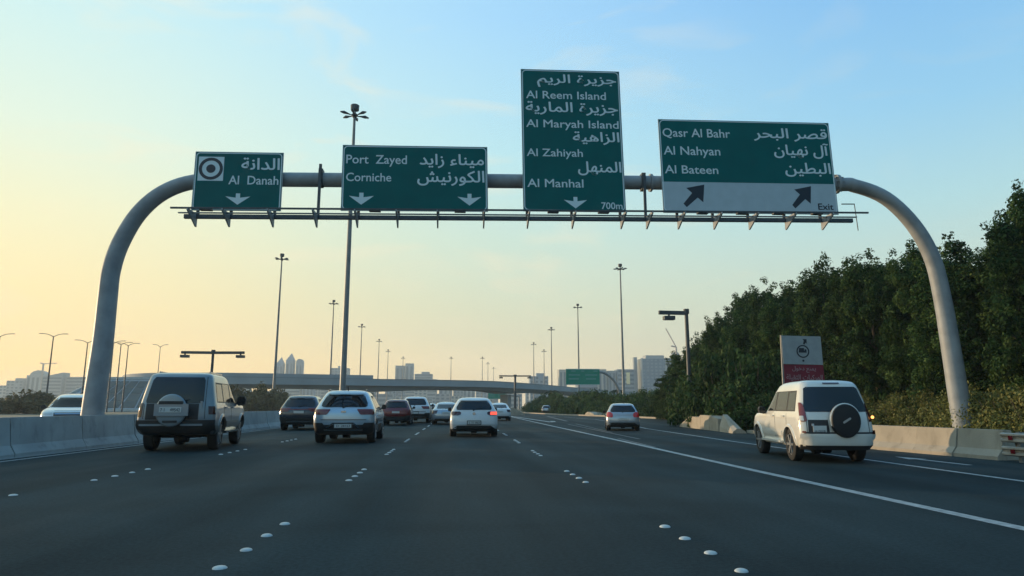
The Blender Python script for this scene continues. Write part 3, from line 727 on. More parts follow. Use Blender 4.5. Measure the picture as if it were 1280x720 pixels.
# ------------------------------------------------------------------ cars
PZ = 4.0
class Car:
    """rows: (z, half width, y rear, y front); rear/front corners are superellipses"""
    def __init__(s, rows, Rr=.42, Rf=.75, pr=3.6, pf=2.8):
        s.rows = rows; s.Rr, s.Rf, s.pr, s.pf = Rr, Rf, pr, pf
    def at(s, z):
        r = s.rows
        if z <= r[0][0]: return r[0][1:]
        for a, b in zip(r[:-1], r[1:]):
            if z <= b[0]:
                t = (z - a[0]) / (b[0] - a[0]); return tuple(a[i] + (b[i] - a[i]) * t for i in (1, 2, 3))
        return r[-1][1:]
    def rear(s, x, z):
        w, yr, yf = s.at(z); u = min(abs(x) / w, 1); return yr + s.Rr * (1 - (1 - u ** s.pr) ** (1 / s.pr))
    def front(s, x, z):
        w, yr, yf = s.at(z); u = min(abs(x) / w, 1); return yf - s.Rf * (1 - (1 - u ** s.pf) ** (1 / s.pf))
    def side(s, y, z):
        w, yr, yf = s.at(z)
        if y < yr + s.Rr:
            t = min(max((yr + s.Rr - y) / s.Rr, 0), 1); return w * (1 - t ** s.pr) ** (1 / s.pr)
        if y > yf - s.Rf:
            t = min(max((y - yf + s.Rf) / s.Rf, 0), 1); return w * (1 - t ** s.pf) ** (1 / s.pf)
        return w
    def loop(s, z):
        w, yr, yf = s.at(z); pts = []; q = 9
        a = yr + s.Rr; b = yf - s.Rf
        right = []
        for k in range(q + 1):
            u = math.sin(math.pi / 2 * k / q) ** (2 / s.pr) if k else 0.0
            cc = math.cos(math.pi / 2 * k / q) ** (2 / s.pr) if k < q else 0.0
            right.append((w * u, a - s.Rr * cc))
        for k in range(1, 9): right.append((w, a + (b - a) * k / 9))
        for k in range(q + 1):
            u = math.cos(math.pi / 2 * k / q) ** (2 / s.pf) if k < q else 0.0
            cc = math.sin(math.pi / 2 * k / q) ** (2 / s.pf) if k else 0.0
            right.append((w * u, b + s.Rf * cc))
        left = [(-x, y) for x, y in right[-2:0:-1]]
        return [(x, y, z) for x, y in right + left]
    def body(s, arches, paints, zcut):
        zs = []
        for a, b in zip(s.rows[:-1], s.rows[1:]):
            k = max(1, int((b[0] - a[0]) / .12)); zs += [a[0] + (b[0] - a[0]) * j / k for j in range(k)]
        zs.append(s.rows[-1][0])
        loops = [s.loop(z) for z in zs]; n = len(loops[0]); mb = MB()
        vs = [p for l in loops for p in l]; fs = []; ms = []
        for i in range(len(loops) - 1):
            mi = 1 if (zs[i] + zs[i + 1]) / 2 < zcut else 0
            for k in range(n): fs.append((i * n + k, i * n + (k + 1) % n, (i + 1) * n + (k + 1) % n, (i + 1) * n + k)); ms.append(mi)
        # roof: shrink loops
        w, yr, yf = s.at(zs[-1]); cy = (yr + yf) / 2; base = (len(loops) - 1) * n
        last = base
        for sc, dz in ((.82, .022), (.5, .038), (.2, .044)):
            o = len(vs); vs += [(p[0] * sc, cy + (p[1] - cy) * sc, zs[-1] + dz) for p in loops[-1]]
            for k in range(n): fs.append((last + k, last + (k + 1) % n, o + (k + 1) % n, o + k)); ms.append(0)
            last = o
        fs.append(tuple(last + k for k in range(n))); ms.append(0)
        fs.append(tuple(range(n))[::-1]); ms.append(1)
        mb.v = vs; mb.f = fs; mb.m = ms
        o = mb.build('body', paints, smooth=True, angle=42)
        cut = MB()
        for (y, r) in arches:
            for sx in (-1, 1):
                cut.tube([(sx * .56, y, r * .93), (sx * 1.4, y, r * .93)], r + .06, 24)
        co = cut.build('cutter', paints[1]); 
        md = o.modifiers.new('b', 'BOOLEAN'); md.operation = 'DIFFERENCE'; md.object = co; md.solver = 'EXACT'
        bpy.context.view_layer.update()
        me = bpy.data.meshes.new_from_object(o.evaluated_get(bpy.context.evaluated_depsgraph_get()))
        bpy.data.objects.remove(o); cm_ = co.data; bpy.data.objects.remove(co)
        me.materials.clear()
        for q in paints: me.materials.append(q)
        for pl in me.polygons:
            c = pl.center
            pl.material_index = 1 if c.z < zcut else 0
            for (y, r) in arches:
                dd = math.hypot(c.y - y, c.z - r * .93)
                if dd < r + .055 or (dd < r + .10 and abs(c.x) < s.at(c.z)[0] - .03 and abs((Vector((0, c.y - y, c.z - r * .93)).normalized()).dot(pl.normal)) > .8):
                    pl.material_index = 1
        me.name = 'body'
        return me
    def patch(s, face, rows, off=.008, n=10, thick=.02):
        """rows: (z, a, b): x range (rear/front) or y range (left/right)"""
        mb = MB(); outer = []; inner = []
        zr_ = []
        for a, b in zip(rows[:-1], rows[1:]):
            k = max(1, int(abs(b[0] - a[0]) / .06)); zr_ += [tuple(a[i] + (b[i] - a[i]) * j / k for i in range(3)) for j in range(k)]
        zr_.append(rows[-1])
        for z, a, b in zr_:
            for j in range(n + 1):
                t = a + (b - a) * j / n
                if face == 'rear': P = lambda e: (t * (1 + e * .2), s.rear(t, z) - e, z)
                elif face == 'front': P = lambda e: (t, s.front(t, z) + e, z)
                elif face == 'left': P = lambda e: (-s.side(t, z) - e, t, z)
                else: P = lambda e: (s.side(t, z) + e, t, z)
                outer.append(P(off)); inner.append(P(off - thick))
        m_ = len(zr_); w = n + 1; N_ = m_ * w; fs = []
        for i in range(m_ - 1):
            for j in range(n):
                q = (i * w + j, i * w + j + 1, (i + 1) * w + j + 1, (i + 1) * w + j); fs.append(q); fs.append(tuple(N_ + k for k in q[::-1]))
        ring_ = [j for j in range(w)] + [i * w + n for i in range(1, m_)] + [(m_ - 1) * w + j for j in range(n - 1, -1, -1)] + [i * w for i in range(m_ - 2, 0, -1)]
        for k in range(len(ring_)):
            a, b = ring_[k], ring_[(k + 1) % len(ring_)]; fs.append((a, b, N_ + b, N_ + a))
        mb.quadmesh(outer + inner, fs); return mb
def sym(rows): return rows
def wheel(root, x, y, r, w, style='rim'):
    sx = 1 if x > 0 else -1
    prof = [(.66, -.5), (.90, -.5), (.98, -.42), (1.0, -.25), (1.0, .25), (.98, .42), (.90, .5), (.66, .46)]
    n = 28; vs = []; fs = []
    for rr_, t in prof: vs += [(t * w, r * rr_ * math.cos(2 * math.pi * k / n), r * rr_ * math.sin(2 * math.pi * k / n)) for k in range(n)]
    m_ = len(prof)
    for i in range(m_):
        i2 = (i + 1) % m_
        for k in range(n): fs.append((i * n + k, i * n + (k + 1) % n, i2 * n + (k + 1) % n, i2 * n + k))
    t = MB().quadmesh(vs, fs).build('wheel', M['tyre'], root, (x, y, r), smooth=True)
    mb = MB(); vs = []; 
    pr = [(.665, .40), (.62, .30), (.55, .16), (.0001, .10)]
    for rr_, q in pr: vs += [(sx * q * w, r * rr_ * math.cos(2 * math.pi * k / n), r * rr_ * math.sin(2 * math.pi * k / n)) for k in range(n)]
    fs = [(i * n + k, i * n + (k + 1) % n, (i + 1) * n + (k + 1) % n, (i + 1) * n + k) for i in range(3) for k in range(n)]
    mb.quadmesh(vs, fs, 1)
    for k in range(6):
        a = 2 * math.pi * k / 6; c_, s_ = math.cos(a), math.sin(a)
        mb.bar((sx * .34 * w, 0, 0), (sx * .38 * w, r * .62 * c_, r * .62 * s_), .07, .055)
    mb.tube([(sx * .2 * w, 0, 0), (sx * .42 * w, 0, 0)], r * .17, 12)
    mb.tube([(sx * .36 * w, 0, 0), (sx * .405 * w, 0, 0)], r * .665, 24) if False else None
    vs = []
    for rr_, q in ((.675, .36), (.675, .43), (.59, .43), (.59, .3)): vs += [(sx * q * w, r * rr_ * math.cos(2 * math.pi * k / n), r * rr_ * math.sin(2 * math.pi * k / n)) for k in range(n)]
    mb.quadmesh(vs, [(i * n + k, i * n + (k + 1) % n, (i + 1) * n + (k + 1) % n, (i + 1) * n + k) for i in range(3) for k in range(n)])
    mb.build('rim', [M['rim'], M['plastic']], t, smooth=True)
def mirror(root, side, x, y, z, m, s=1.0):
    mb = MB(); sx = side
    mb.box((sx * (x + .04), y, z - .02), (.16, .06, .05)); h = mb.build('mirror', m, root)
    mb = MB(); n = 10
    P = [(0, 0), (.02, .14), (.07, .18), (.2, .17), (.24, .1), (.22, -.02), (.06, -.05)]
    P = [(sx * (x + .05 + a * s), z + b * s - .02) for a, b in P]
    mb.prism(P, y - .05, y + .09, 'y'); mb.build('mirror_shell', m, h)
    mb = MB(); P2 = [((p[0] - sx * (x + .05 + .12 * s)) * .85 + sx * (x + .05 + .12 * s), (p[1] - z - .05) * .82 + z + .05) for p in P]
    mb.prism(P2, y - .056, y - .051, 'y'); mb.build('mirror_glass', M['glass'], h)

def build_car(cfg, loc, rz, label, cat='car', group=None, scale=1.0):
    c = Car(cfg['rows'], **cfg.get('shape', {}))
    root = thing(cfg['name'], label, cat, loc, rz, group); root.scale = (scale,) * 3
    pm = cfg['paint']; low = cfg.get('low', M['plastic'])
    me = c.body([(cfg['yr'], cfg['r']), (cfg['yf'], cfg['r'])], [pm, low], cfg.get('zcut', .38))
    body = link('body', me, root)
    r = cfg['r']; hw = c.at(.45)[0]
    for y in (cfg['yr'], cfg['yf']):
        for sx in (-1, 1): wheel(root, sx * (hw - .12), y, r, .25)
    if cfg.get('flare'):
        for y in (cfg['yr'], cfg['yf']):
            for sx in (-1, 1):
                mb = MB(); vs = []; K = 15
                for (dr, dx) in ((.055, -.03), (.05, .032), (.10, .026), (.125, -.005)):
                    for k_ in range(K):
                        a_ = R(2 + 176 * k_ / (K - 1)); zz = r * .93 + (r + dr) * math.sin(a_); yy = y + (r + dr) * math.cos(a_)
                        vs.append((sx * (c.side(yy, max(zz, .38)) + dx), yy, zz))
                mb.quadmesh(vs, [(i * K + k_, i * K + k_ + 1, (i + 1) * K + k_ + 1, (i + 1) * K + k_) for i in range(3) for k_ in range(K - 1)])
                mb.build('wheel_arch', cfg['flare'], root, smooth=True)
        for sd in ('left', 'right'):
            c.patch(sd, [(.56, cfg['yr'] + .52, cfg['yf'] - .52), (.68, cfg['yr'] + .52, cfg['yf'] - .52)], .022, 4).build('side_moulding', cfg['flare'], root, smooth=True)
    # underbody and axle
    L = c.at(.5)[2]
    mb = MB(); mb.box((0, L / 2 + .2, .36), (.95, L - 1.0, .12)); mb.tube([(-.6, cfg['yr'], r * .9), (.6, cfg['yr'], r * .9)], .05, 8); mb.tube([(-.10, cfg['yr'], r * .85), (.12, cfg['yr'], r * .85)], .15, 10); mb.build('underbody', mat('underbody_black', (.006, .006, .007), .9, spec=.1), root)
    for p in cfg['patches']:
        nm, face, rows, mm, off, par = (list(p) + [None] * 6)[:6]
        c.patch(face, rows, off or .008).build(nm, mm, root, smooth=True, angle=50)
    # black window surrounds, then the side windows, both sides
    sw_ = cfg['side_windows']; za = sw_[0][0][0] - .025; zb_ = max(w_[-1][0] for w_ in sw_) + .02
    for face in ('left', 'right'):
        c.patch(face, [(za, sw_[0][0][1] - .03, sw_[-1][0][2] + .03), (zb_, sw_[0][-1][1] - .03, sw_[-1][-1][2] + .03)], .002, 10).build('window_surround', M['plastic'], root, smooth=True)
    zw = cfg['patches'][0][2][0][0]; hwid = cfg['patches'][0][2][0][2] * .9
    wm_ = MB(); pa = (-.02, c.rear(0, zw) - .025, zw + .0); pb = (hwid * .55, c.rear(hwid * .5, zw + .09) - .03, zw + .085); wm_.bar(pa, pb, .018, .018); wm_.tube([(-.02, pa[1] + .03, zw - .01), (-.02, pa[1] - .015, zw - .01)], .03, 8); wm_.build('rear_wiper', M['plastic'], root)
    for face in ('left', 'right'):
        for w_ in cfg['side_windows']:
            c.patch(face, w_, .006, 6).build('side_window', M['glass'], root, smooth=True)
        for hy_, hz_ in cfg.get('handles', []):
            x = c.side(hy_, hz_); sx = -1 if face == 'left' else 1
            MB().box((sx * (x + .025), hy_, hz_), (.03, .2, .03)).build('door_handle', pm, root)
        for ly in cfg.get('door_lines', []):
            c.patch(face, [(cfg['belt'] - .6, ly, ly + .018), (cfg['belt'] - .02, ly, ly + .018)], .003, 1).build('door_gap', M['plastic'], root)
    mx, my, mz = cfg['mirror']
    for sx in (-1, 1): mirror(root, sx, mx, my, mz, cfg.get('mirror_mat', pm), cfg.get('mscale', 1))
    return root, c
def plate(root, c, x, z, w=.5, h=.13, frame=True, txt=None):
    y = c.rear(x, z) - .03
    if frame: MB().box((x, y + .004, z), (w + .05, .02, h + .05)).build('plate_frame', M['plastic'], root)
    p = MB().box((x, y - .012, z), (w, .012, h)).build('number_plate', M['plate'], root)
    if txt:
        t = place_text(txt, x - w * .38, x + w * .42, z + h * .32, z - h * .30, root, M['plate_dark'], y=y - .0185); t.name = 'plate_number'
    return p

# --- silver SUV with plate on the spare-wheel cover, left lane
silver = paint('silver_paint', (0.23, 0.27, 0.30), .2, .34)
gold = paint('beige_silver_paint', (0.17, 0.17, 0.165), .5, .35)
cfg = dict(name='off_road_vehicle', flare=gold, paint=silver, yr=.98, yf=3.72, r=.39, belt=1.10, zcut=.60, low=gold,
    shape=dict(Rr=.30, Rf=.8, pr=4.2),
    rows=[(.38, .84, .20, 4.5), (.46, .91, .10, 4.66), (.60, .945, .03, 4.72), (.80, .945, .02, 4.72), (.98, .935, .03, 4.66), (1.06, .925, .04, 4.5), (1.12, .905, .055, 3.42), (1.35, .855, .09, 3.08), (1.62, .80, .15, 2.78), (1.75, .765, .19, 2.64), (1.80, .73, .25, 2.5), (1.83, .66, .34, 2.35)],
    patches=[('rear_window', 'rear', [(1.12, -.72, .60), (1.17, -.74, .64), (1.66, -.64, .62), (1.73, -.58, .58)], M['glass'], .010),
             ('tail_lamp', 'rear', [(.80, -.93, -.82), (1.12, -.88, -.80)], M['lamp_dark'], .014), ('tail_lamp', 'rear', [(.86, .78, .93), (1.05, .76, .90)], M['lamp_dark'], .014),
             ('rear_bumper', 'rear', [(.40, -.88, .88), (.46, -.925, .925), (.70, -.93, .93), (.73, -.925, .925)], M['plastic'], .075),
             ('bumper_trim', 'rear', [(.60, -.82, -.22), (.645, -.82, -.22)], silver, .092), ('bumper_trim', 'rear', [(.60, .14, .66), (.645, .14, .66)], silver, .092),
             ('tailgate_gap', 'rear', [(.76, .685, .70), (1.74, .655, .67)], M['plastic'], .004), ('tailgate_gap', 'rear', [(.76, -.785, -.77), (1.10, -.775, -.76)], M['plastic'], .004), ('door_recess', 'rear', [(.74, -.72, -.38), (1.11, -.72, -.38)], M['plastic'], .006), ('door_recess', 'rear', [(.74, .20, .54), (1.11, .20, .54)], M['plastic'], .006),
             ('windscreen', 'front', [(1.18, -.70, .70), (1.66, -.60, .60)], M['glass'], .01)],
    side_windows=[[(1.16, .42, 1.12), (1.58, .50, 1.10)], [(1.16, 1.22, 2.05), (1.60, 1.22, 2.0)], [(1.16, 2.15, 2.95), (1.60, 2.12, 2.55)]],
    handles=[(1.35, 1.02), (2.25, 1.02)], door_lines=[1.17, 2.10], mirror=(.86, 2.95, 1.14), mirror_mat=M['plastic'], mscale=1.15)
root, c = build_car(cfg, (-7.20, 18.05, 0), R(7.5), 'silver SUV with its number plate on the spare-wheel cover, in the far left lane', 'SUV', scale=1.07); root.scale = (1.0, 1.05, 1.10)
# spare wheel cover on the tail
yb = c.rear(0, .95) - .20
mb = MB(); n = 32
for (t, rr_) in ((0, .34), (.015, .365), (.17, .375), (.20, .36)):
    pass
prof = [(.20, .33), (.03, .375), (.0, .35), (-.012, .28), (-.016, .001)]
vs = []
for t, rr_ in prof: vs += [(-.07 + rr_ * math.cos(2 * math.pi * k / n), yb + t, .955 + rr_ * math.sin(2 * math.pi * k / n) * 1.0) for k in range(n)]
mb.quadmesh(vs, [(i * n + k, i * n + (k + 1) % n, (i + 1) * n + (k + 1) % n, (i + 1) * n + k) for i in range(4) for k in range(n)])
sw = mb.build('spare_wheel_cover', silver, root, smooth=True)
MB().box((-.07, yb - .03, 1.13), (.56, .06, .07)).build('cover_trim', M['plastic'], sw)
MB().box((-.05, yb - .02, .965), (.80, .06, .27)).build('plate_holder', silver, sw)
p = MB().box((-.07, yb - .056, .97), (.52, .012, .12)).build('number_plate', M['plate'], sw)
t = place_text('7 1    49542', -.30, .16, 1.005, .93, sw, M['plate_dark'], y=yb - .063); t.name = 'plate_number'
MB().box((-.07, yb - .01, .70), (.34, .04, .05)).build('cover_step', M['plastic'], sw)
MB().box((.60, c.rear(.6, 1.12) - .03, 1.10), (.05, .05, .14)).build('door_hinge', silver, root)
for sx in (-1, 1): 
    MB().bar((sx * .62, .6, 1.865), (sx * .60, 2.1, 1.87), .035, .03).build('roof_rail', silver, root)
    MB().box((sx * .95, 2.35, .42), (.12, 1.7, .04)).build('side_step', M['chrome'], root)

# --- white SUV with black spare wheel cover, exit ramp
white = paint('white_paint', (0.72, 0.70, 0.64), 0, .3)
cfg = dict(name='off_road_vehicle', flare=white, paint=white, yr=1.0, yf=3.78, r=.385, belt=1.12, zcut=.36,
    shape=dict(Rr=.34, Rf=.85, pr=3.4),
    rows=[(.34, .86, .10, 4.55), (.42, .92, .03, 4.72), (.62, .945, .0, 4.78), (.82, .945, .02, 4.76), (1.00, .935, .05, 4.66), (1.08, .925, .07, 4.45), (1.14, .905, .09, 3.50), (1.38, .85, .17, 3.14), (1.64, .785, .26, 2.85), (1.77, .74, .33, 2.66), (1.83, .69, .40, 2.5), (1.86, .62, .52, 2.35)],
    patches=[('rear_window', 'rear', [(1.15, -.80, .80), (1.2, -.80, .80), (1.68, -.70, .66), (1.72, -.64, .60)], M['glass'], .010),
             ('tail_lamp', 'rear', [(.93, -.90, -.78), (.96, -.925, -.755), (1.32, -.86, -.79), (1.36, -.85, -.82)], M['lamp_red'], .016), ('tail_lamp', 'rear', [(.93, .80, .90), (1.34, .78, .85)], M['lamp_dark'], .016),
             ('reversing_lamp', 'rear', [(.95, -.92, -.83), (1.06, -.91, -.83)], M['lamp_clear'], .022),
             ('rear_bumper', 'rear', [(.40, -.92, .92), (.44, -.93, .93), (.63, -.935, .935), (.66, -.93, .93)], white, .085),
             ('lower_valance', 'rear', [(.30, -.88, .88), (.41, -.91, .91)], M['plastic'], .05),
             ('bumper_step', 'rear', [(.665, -.86, .88), (.70, -.86, .88)], M['plastic'], .06),
             ('bumper_reflector', 'rear', [(.68, -.90, -.82), (.72, -.90, -.82)], M['lamp_red'], .088), ('bumper_reflector', 'rear', [(.66, .82, .90), (.74, .82, .90)], M['lamp_dark'], .088),
             ('brake_light', 'rear', [(1.79, -.20, .22), (1.82, -.2, .22)], M['lamp_dark'], .03),
             ('tailgate_gap', 'rear', [(.70, .775, .79), (1.14, .765, .78)], M['plastic'], .004), ('tailgate_gap', 'rear', [(.70, -.79, -.775), (1.14, -.775, -.76)], M['plastic'], .004), ('plate_recess', 'rear', [(.66, -.76, -.24), (.97, -.74, -.26)], M['plastic'], .008),
             ('windscreen', 'front', [(1.2, -.70, .70), (1.68, -.60, .60)], M['glass'], .01)],
    side_windows=[[(1.18, .55, 1.10), (1.60, .62, 1.10)], [(1.18, 1.20, 2.05), (1.62, 1.20, 2.0)], [(1.18, 2.15, 3.05), (1.62, 2.12, 2.6)]],
    handles=[(1.4, 1.04), (2.3, 1.04)], door_lines=[1.15, 2.10], mirror=(.87, 3.0, 1.14), mirror_mat=M['plastic'], mscale=.85)
root, c = build_car(cfg, (7.78, 13.35, 0), R(-9), 'white SUV with a large black spare-wheel cover on the exit ramp', 'SUV', scale=.90); root.scale = (.79, .84, .905)
yb = c.rear(0, .95) - .20; vs = []; mb = MB()
prof = [(.20, .34), (.12, .375), (.05, .38), (.0, .355), (-.012, .28), (-.02, .001)]; cx_ = .13; cz_ = .955
for t, rr_ in prof: vs += [(cx_ + rr_ * math.cos(2 * math.pi * k / n), yb + t, cz_ + rr_ * math.sin(2 * math.pi * k / n)) for k in range(n)]
mb.quadmesh(vs, [(i * n + k, i * n + (k + 1) % n, (i + 1) * n + (k + 1) % n, (i + 1) * n + k) for i in range(5) for k in range(n)])
sw = mb.build('spare_wheel_cover', mat('black_vinyl', (.006, .007, .009), .6), root, smooth=True)
mb = MB(); vs = []
for t, rr_ in ((.14, .365), (.10, .388), (.045, .392), (.03, .37)): vs += [(cx_ + rr_ * math.cos(math.pi * (.15 + .95 * k / 20)), yb + t, cz_ + rr_ * math.sin(math.pi * (.15 + .95 * k / 20))) for k in range(21)]
mb.quadmesh(vs, [(i * 21 + k, i * 21 + k + 1, (i + 1) * 21 + k + 1, (i + 1) * 21 + k) for i in range(3) for k in range(20)]); mb.build('cover_rim', white, sw, smooth=True)
mb = MB(); P = [(-.10, -.05), (-.07, -.065), (.10, .03), (.11, .06), (.08, .07), (-.09, -.02)]; mb.prism([(cx_ + a, cz_ + b) for a, b in P], yb - .02, yb - .026, 'y'); mb.build('cover_emblem', M['rim'], sw)
y = c.rear(-.5, .74) - .02
MB().box((-.49, y - .01, .76), (.34, .012, .16)).build('number_plate', M['plate'], root)
t = place_text('14 75318', -.62, -.36, .74, .70, root, M['plate_dark'], y=y - .017); t.name = 'plate_number'
MB().box((-.66, y - .012, .86), (.06, .012, .05)).build('plate_lamp', M['lamp_clear'], root)
MB().tube([(.905, c.rear(.83, 1.03) - .02, 1.03), (.905, c.rear(.83, 1.03) - .05, 1.03)], .035, 10).build('indicator', M['amber_lit'], root)
for sx in (-1, 1):
    MB().box((sx * .95, 2.4, .42), (.12, 1.7, .05)).build('side_step', white, root)

# --- blue-silver crossover
bluesilver = paint('blue_silver_paint', (0.46, 0.55, 0.62), .4, .26)
def cross(name, pm, **k):
    d = dict(name=name, paint=pm, yr=.85, yf=3.50, r=.35, belt=1.0, zcut=.46,
      shape=dict(Rr=.40, Rf=.85, pr=3.0),
      rows=[(.26, .80, .16, 4.2), (.34, .88, .08, 4.36), (.56, .92, .02, 4.42), (.74, .925, .0, 4.42), (.90, .915, .03, 4.3), (1.0, .90, .05, 3.9), (1.06, .875, .10, 3.3), (1.22, .80, .22, 3.0), (1.40, .71, .36, 2.7), (1.52, .64, .46, 2.45), (1.57, .57, .55, 2.2)],
      patches=[('rear_window', 'rear', [(1.09, -.62, .62), (1.12, -.68, .68), (1.20, -.68, .68), (1.42, -.58, .58), (1.47, -.50, .50)], M['glass'], .012),
               ('tail_lamp', 'rear', [(.86, -.88, -.52), (.88, -.89, -.48), (1.0, -.88, -.40), (1.03, -.87, -.40)], M['lamp_red'], .014), ('tail_lamp', 'rear', [(.86, .52, .88), (.88, .48, .89), (1.0, .40, .88), (1.03, .40, .87)], M['lamp_red'], .014),
               ('tailgate_crease', 'rear', [(.70, -.66, .66), (.72, -.68, .68)], M['plastic'], .004),
               ('bumper_insert', 'rear', [(.47, -.90, -.50), (.62, -.90, -.62)], M['plastic'], .016), ('bumper_insert', 'rear', [(.47, .50, .90), (.62, .62, .90)], M['plastic'], .016),
               ('skid_plate', 'rear', [(.38, -.55, .55), (.42, -.58, .58)], M['chrome'], .02),
               ('spoiler', 'rear', [(1.50, -.58, .58), (1.54, -.55, .55)], pm, .10),
               ('windscreen', 'front', [(1.08, -.72, .72), (1.46, -.60, .60)], mat('windscreen_glass', (.006, .008, .010), .25, spec=.15), .012)],
      side_windows=[[(1.06, .80, 1.45), (1.36, .98, 1.42)], [(1.06, 1.52, 2.25), (1.42, 1.50, 2.2)], [(1.06, 2.32, 3.1), (1.40, 2.28, 2.62)]],
      handles=[(1.7, .94), (2.5, .94)], door_lines=[1.5, 2.3], mirror=(.84, 2.85, 1.06), mirror_mat=M['plastic'], mscale=.72)
    d.update(k); return d
cfg = cross('crossover_car', bluesilver)
# rounded sculpted lower tailgate: shield shaped surround of the number plate
cfg['patches'] += [('bumper_surround', 'rear', [(.47, -.52, -.44), (.60, -.34, -.26)], M['chrome'], .03), ('bumper_surround', 'rear', [(.47, .44, .52), (.60, .26, .34)], M['chrome'], .03), ('bumper_surround', 'rear', [(.60, -.34, .34), (.63, -.30, .30)], M['chrome'], .03)]
root, c = build_car(cfg, (-3.55, 21.6, 0), R(1.5), 'silver-blue crossover with wide tail lamps in the second lane, nearest in its lane', 'SUV', scale=1.04)
plate(root, c, 0, .53, .50, .11, True, 'D  28163')
MB().box((0, c.rear(0, .95) - .02, .95), (.14, .015, .05)).build('emblem', M['chrome'], root)
for sx in (-1, 1): MB().bar((sx * .56, .9, 1.625), (sx * .55, 2.3, 1.64), .035, .035).build('roof_rail', M['chrome'], root)
MB().bar((0, 1.0, 1.60), (0, .8, 1.70), .03, .05).build('antenna', M['plastic'], root)

# --- dark blue SUV with a red light bar
darkblue = paint('dark_blue_paint', (0.035, 0.05, 0.075), .4, .22)
cfg = cross('crossover_car', darkblue)
cfg['patches'] += [('light_bar', 'rear', [(.93, -.86, .86), (.98, -.85, .85)], M['lamp_red'], .02)]
root, c = build_car(cfg, (-7.65, 33.6, 0), R(2), 'dark blue SUV with a full-width red light bar in the far left lane', 'SUV', scale=1.05)
plate(root, c, 0, .84, .46, .11, False)

# --- red crossover
red = paint('dark_red_paint', (0.16, 0.012, 0.02), .3, .22)
cfg = cross('crossover_car', red)
root, c = build_car(cfg, (-3.72, 41.6, 0), R(1), 'dark red crossover in the second lane', 'car', scale=.98)
plate(root, c, 0, .82, .46, .11, False)

# --- white hatchback
white2 = paint('cool_white_paint', (0.70, 0.72, 0.73), 0, .28)
def hatch(pm, **k):
    d = dict(name='hatchback', paint=pm, yr=.80, yf=3.43, r=.325, belt=.93, zcut=.30,
      shape=dict(Rr=.40, Rf=.8, pr=3.2),
      rows=[(.20, .80, .14, 4.0), (.30, .875, .05, 4.16), (.50, .90, .0, 4.22), (.68, .90, .02, 4.2), (.84, .885, .06, 4.0), (.93, .865, .09, 3.4), (1.00, .83, .13, 3.2), (1.14, .755, .22, 2.9), (1.28, .68, .32, 2.6), (1.38, .61, .42, 2.35), (1.43, .54, .52, 2.1)],
      patches=[('rear_window', 'rear', [(1.0, -.62, .62), (1.03, -.66, .66), (1.10, -.66, .66), (1.29, -.55, .55), (1.33, -.48, .48)], M['glass'], .012),
               ('tail_lamp', 'rear', [(.80, -.80, -.60), (.83, -.85, -.50), (.90, -.855, -.48), (.94, -.84, -.54)], M['lamp_dark'], .014), ('tail_lamp', 'rear', [(.80, .60, .80), (.83, .50, .85), (.90, .48, .855), (.94, .54, .84)], M['lamp_dark'], .014),
               ('rear_valance', 'rear', [(.22, -.78, .78), (.30, -.80, .80), (.42, -.62, .62)], M['plastic'], .012),
               ('bumper_crease', 'rear', [(.455, -.82, .82), (.475, -.83, .83)], pm, .03),
               ('spoiler', 'rear', [(1.36, -.54, .54), (1.40, -.52, .52)], pm, .09),
               ('windscreen', 'front', [(.98, -.70, .70), (1.34, -.56, .56)], M['glass'], .01)],
      side_windows=[[(.97, .8, 1.4), (1.22, .95, 1.38)], [(.97, 1.46, 2.25), (1.28, 1.44, 2.2)], [(.97, 2.32, 3.1), (1.26, 2.28, 2.62)]],
      handles=[(1.6, .86), (2.5, .86)], door_lines=[1.45, 2.3], mirror=(.80, 2.8, .97), mirror_mat=M['plastic'], mscale=.7)
    d.update(k); return d
cfg = hatch(white2)
cfg['patches'] += [('brake_lamp', 'rear', [(.82, .60, .86), (.93, .62, .855)], M['lamp_lit'], .022)]
root, c = build_car(cfg, (.64, 25.9, 0), R(0), 'white hatchback ahead in the middle lane with its right tail lamp lit', 'car', scale=1.02)
plate(root, c, 0, .53, .48, .11, True, 'L 51 863')
MB().tube([(0, c.rear(0, .86) - .01, .86), (0, c.rear(0, .86) - .03, .86)], .055, 16).build('emblem', M['chrome'], root)

# --- silver hatch on the exit ramp with big red lamps
silver2 = paint('cool_silver_paint', (0.42, 0.46, 0.50), .45, .26)
cfg = hatch(silver2)
cfg['patches'] = [p if p[0] != 'tail_lamp' else None for p in cfg['patches']]; cfg['patches'] = [p for p in cfg['patches'] if p]
for sg in (-1, 1):
    a, b = (.52, .86); q = lambda z, a_, b_: (z, a_, b_) if sg > 0 else (z, -b_, -a_)
    cfg['patches'].append(('tail_lamp', 'rear', [q(.72, .58, .84), q(.78, .54, .87), q(.92, .55, .865), q(1.0, .66, .82)], mat('bright_tail_lamp', (0.42, 0.015, 0.02), .15, coat=.6, emit=(1, .05, .04), estr=.04), .018))
root, c = build_car(cfg, (7.88, 31.9, 0), R(-11), 'silver hatchback with big red tail lamps on the exit ramp ahead', 'car', scale=.885)
plate(root, c, 0, .62, .48, .10, False)

# --- large white SUV beyond the red car
cfg = cross('crossover_car', white2)
root, c = build_car(cfg, (-2.95, 47.5, 0), R(0), 'tall white SUV beside and beyond the dark red crossover', 'SUV', scale=1.14)
plate(root, c, 0, .62, .46, .11, True)
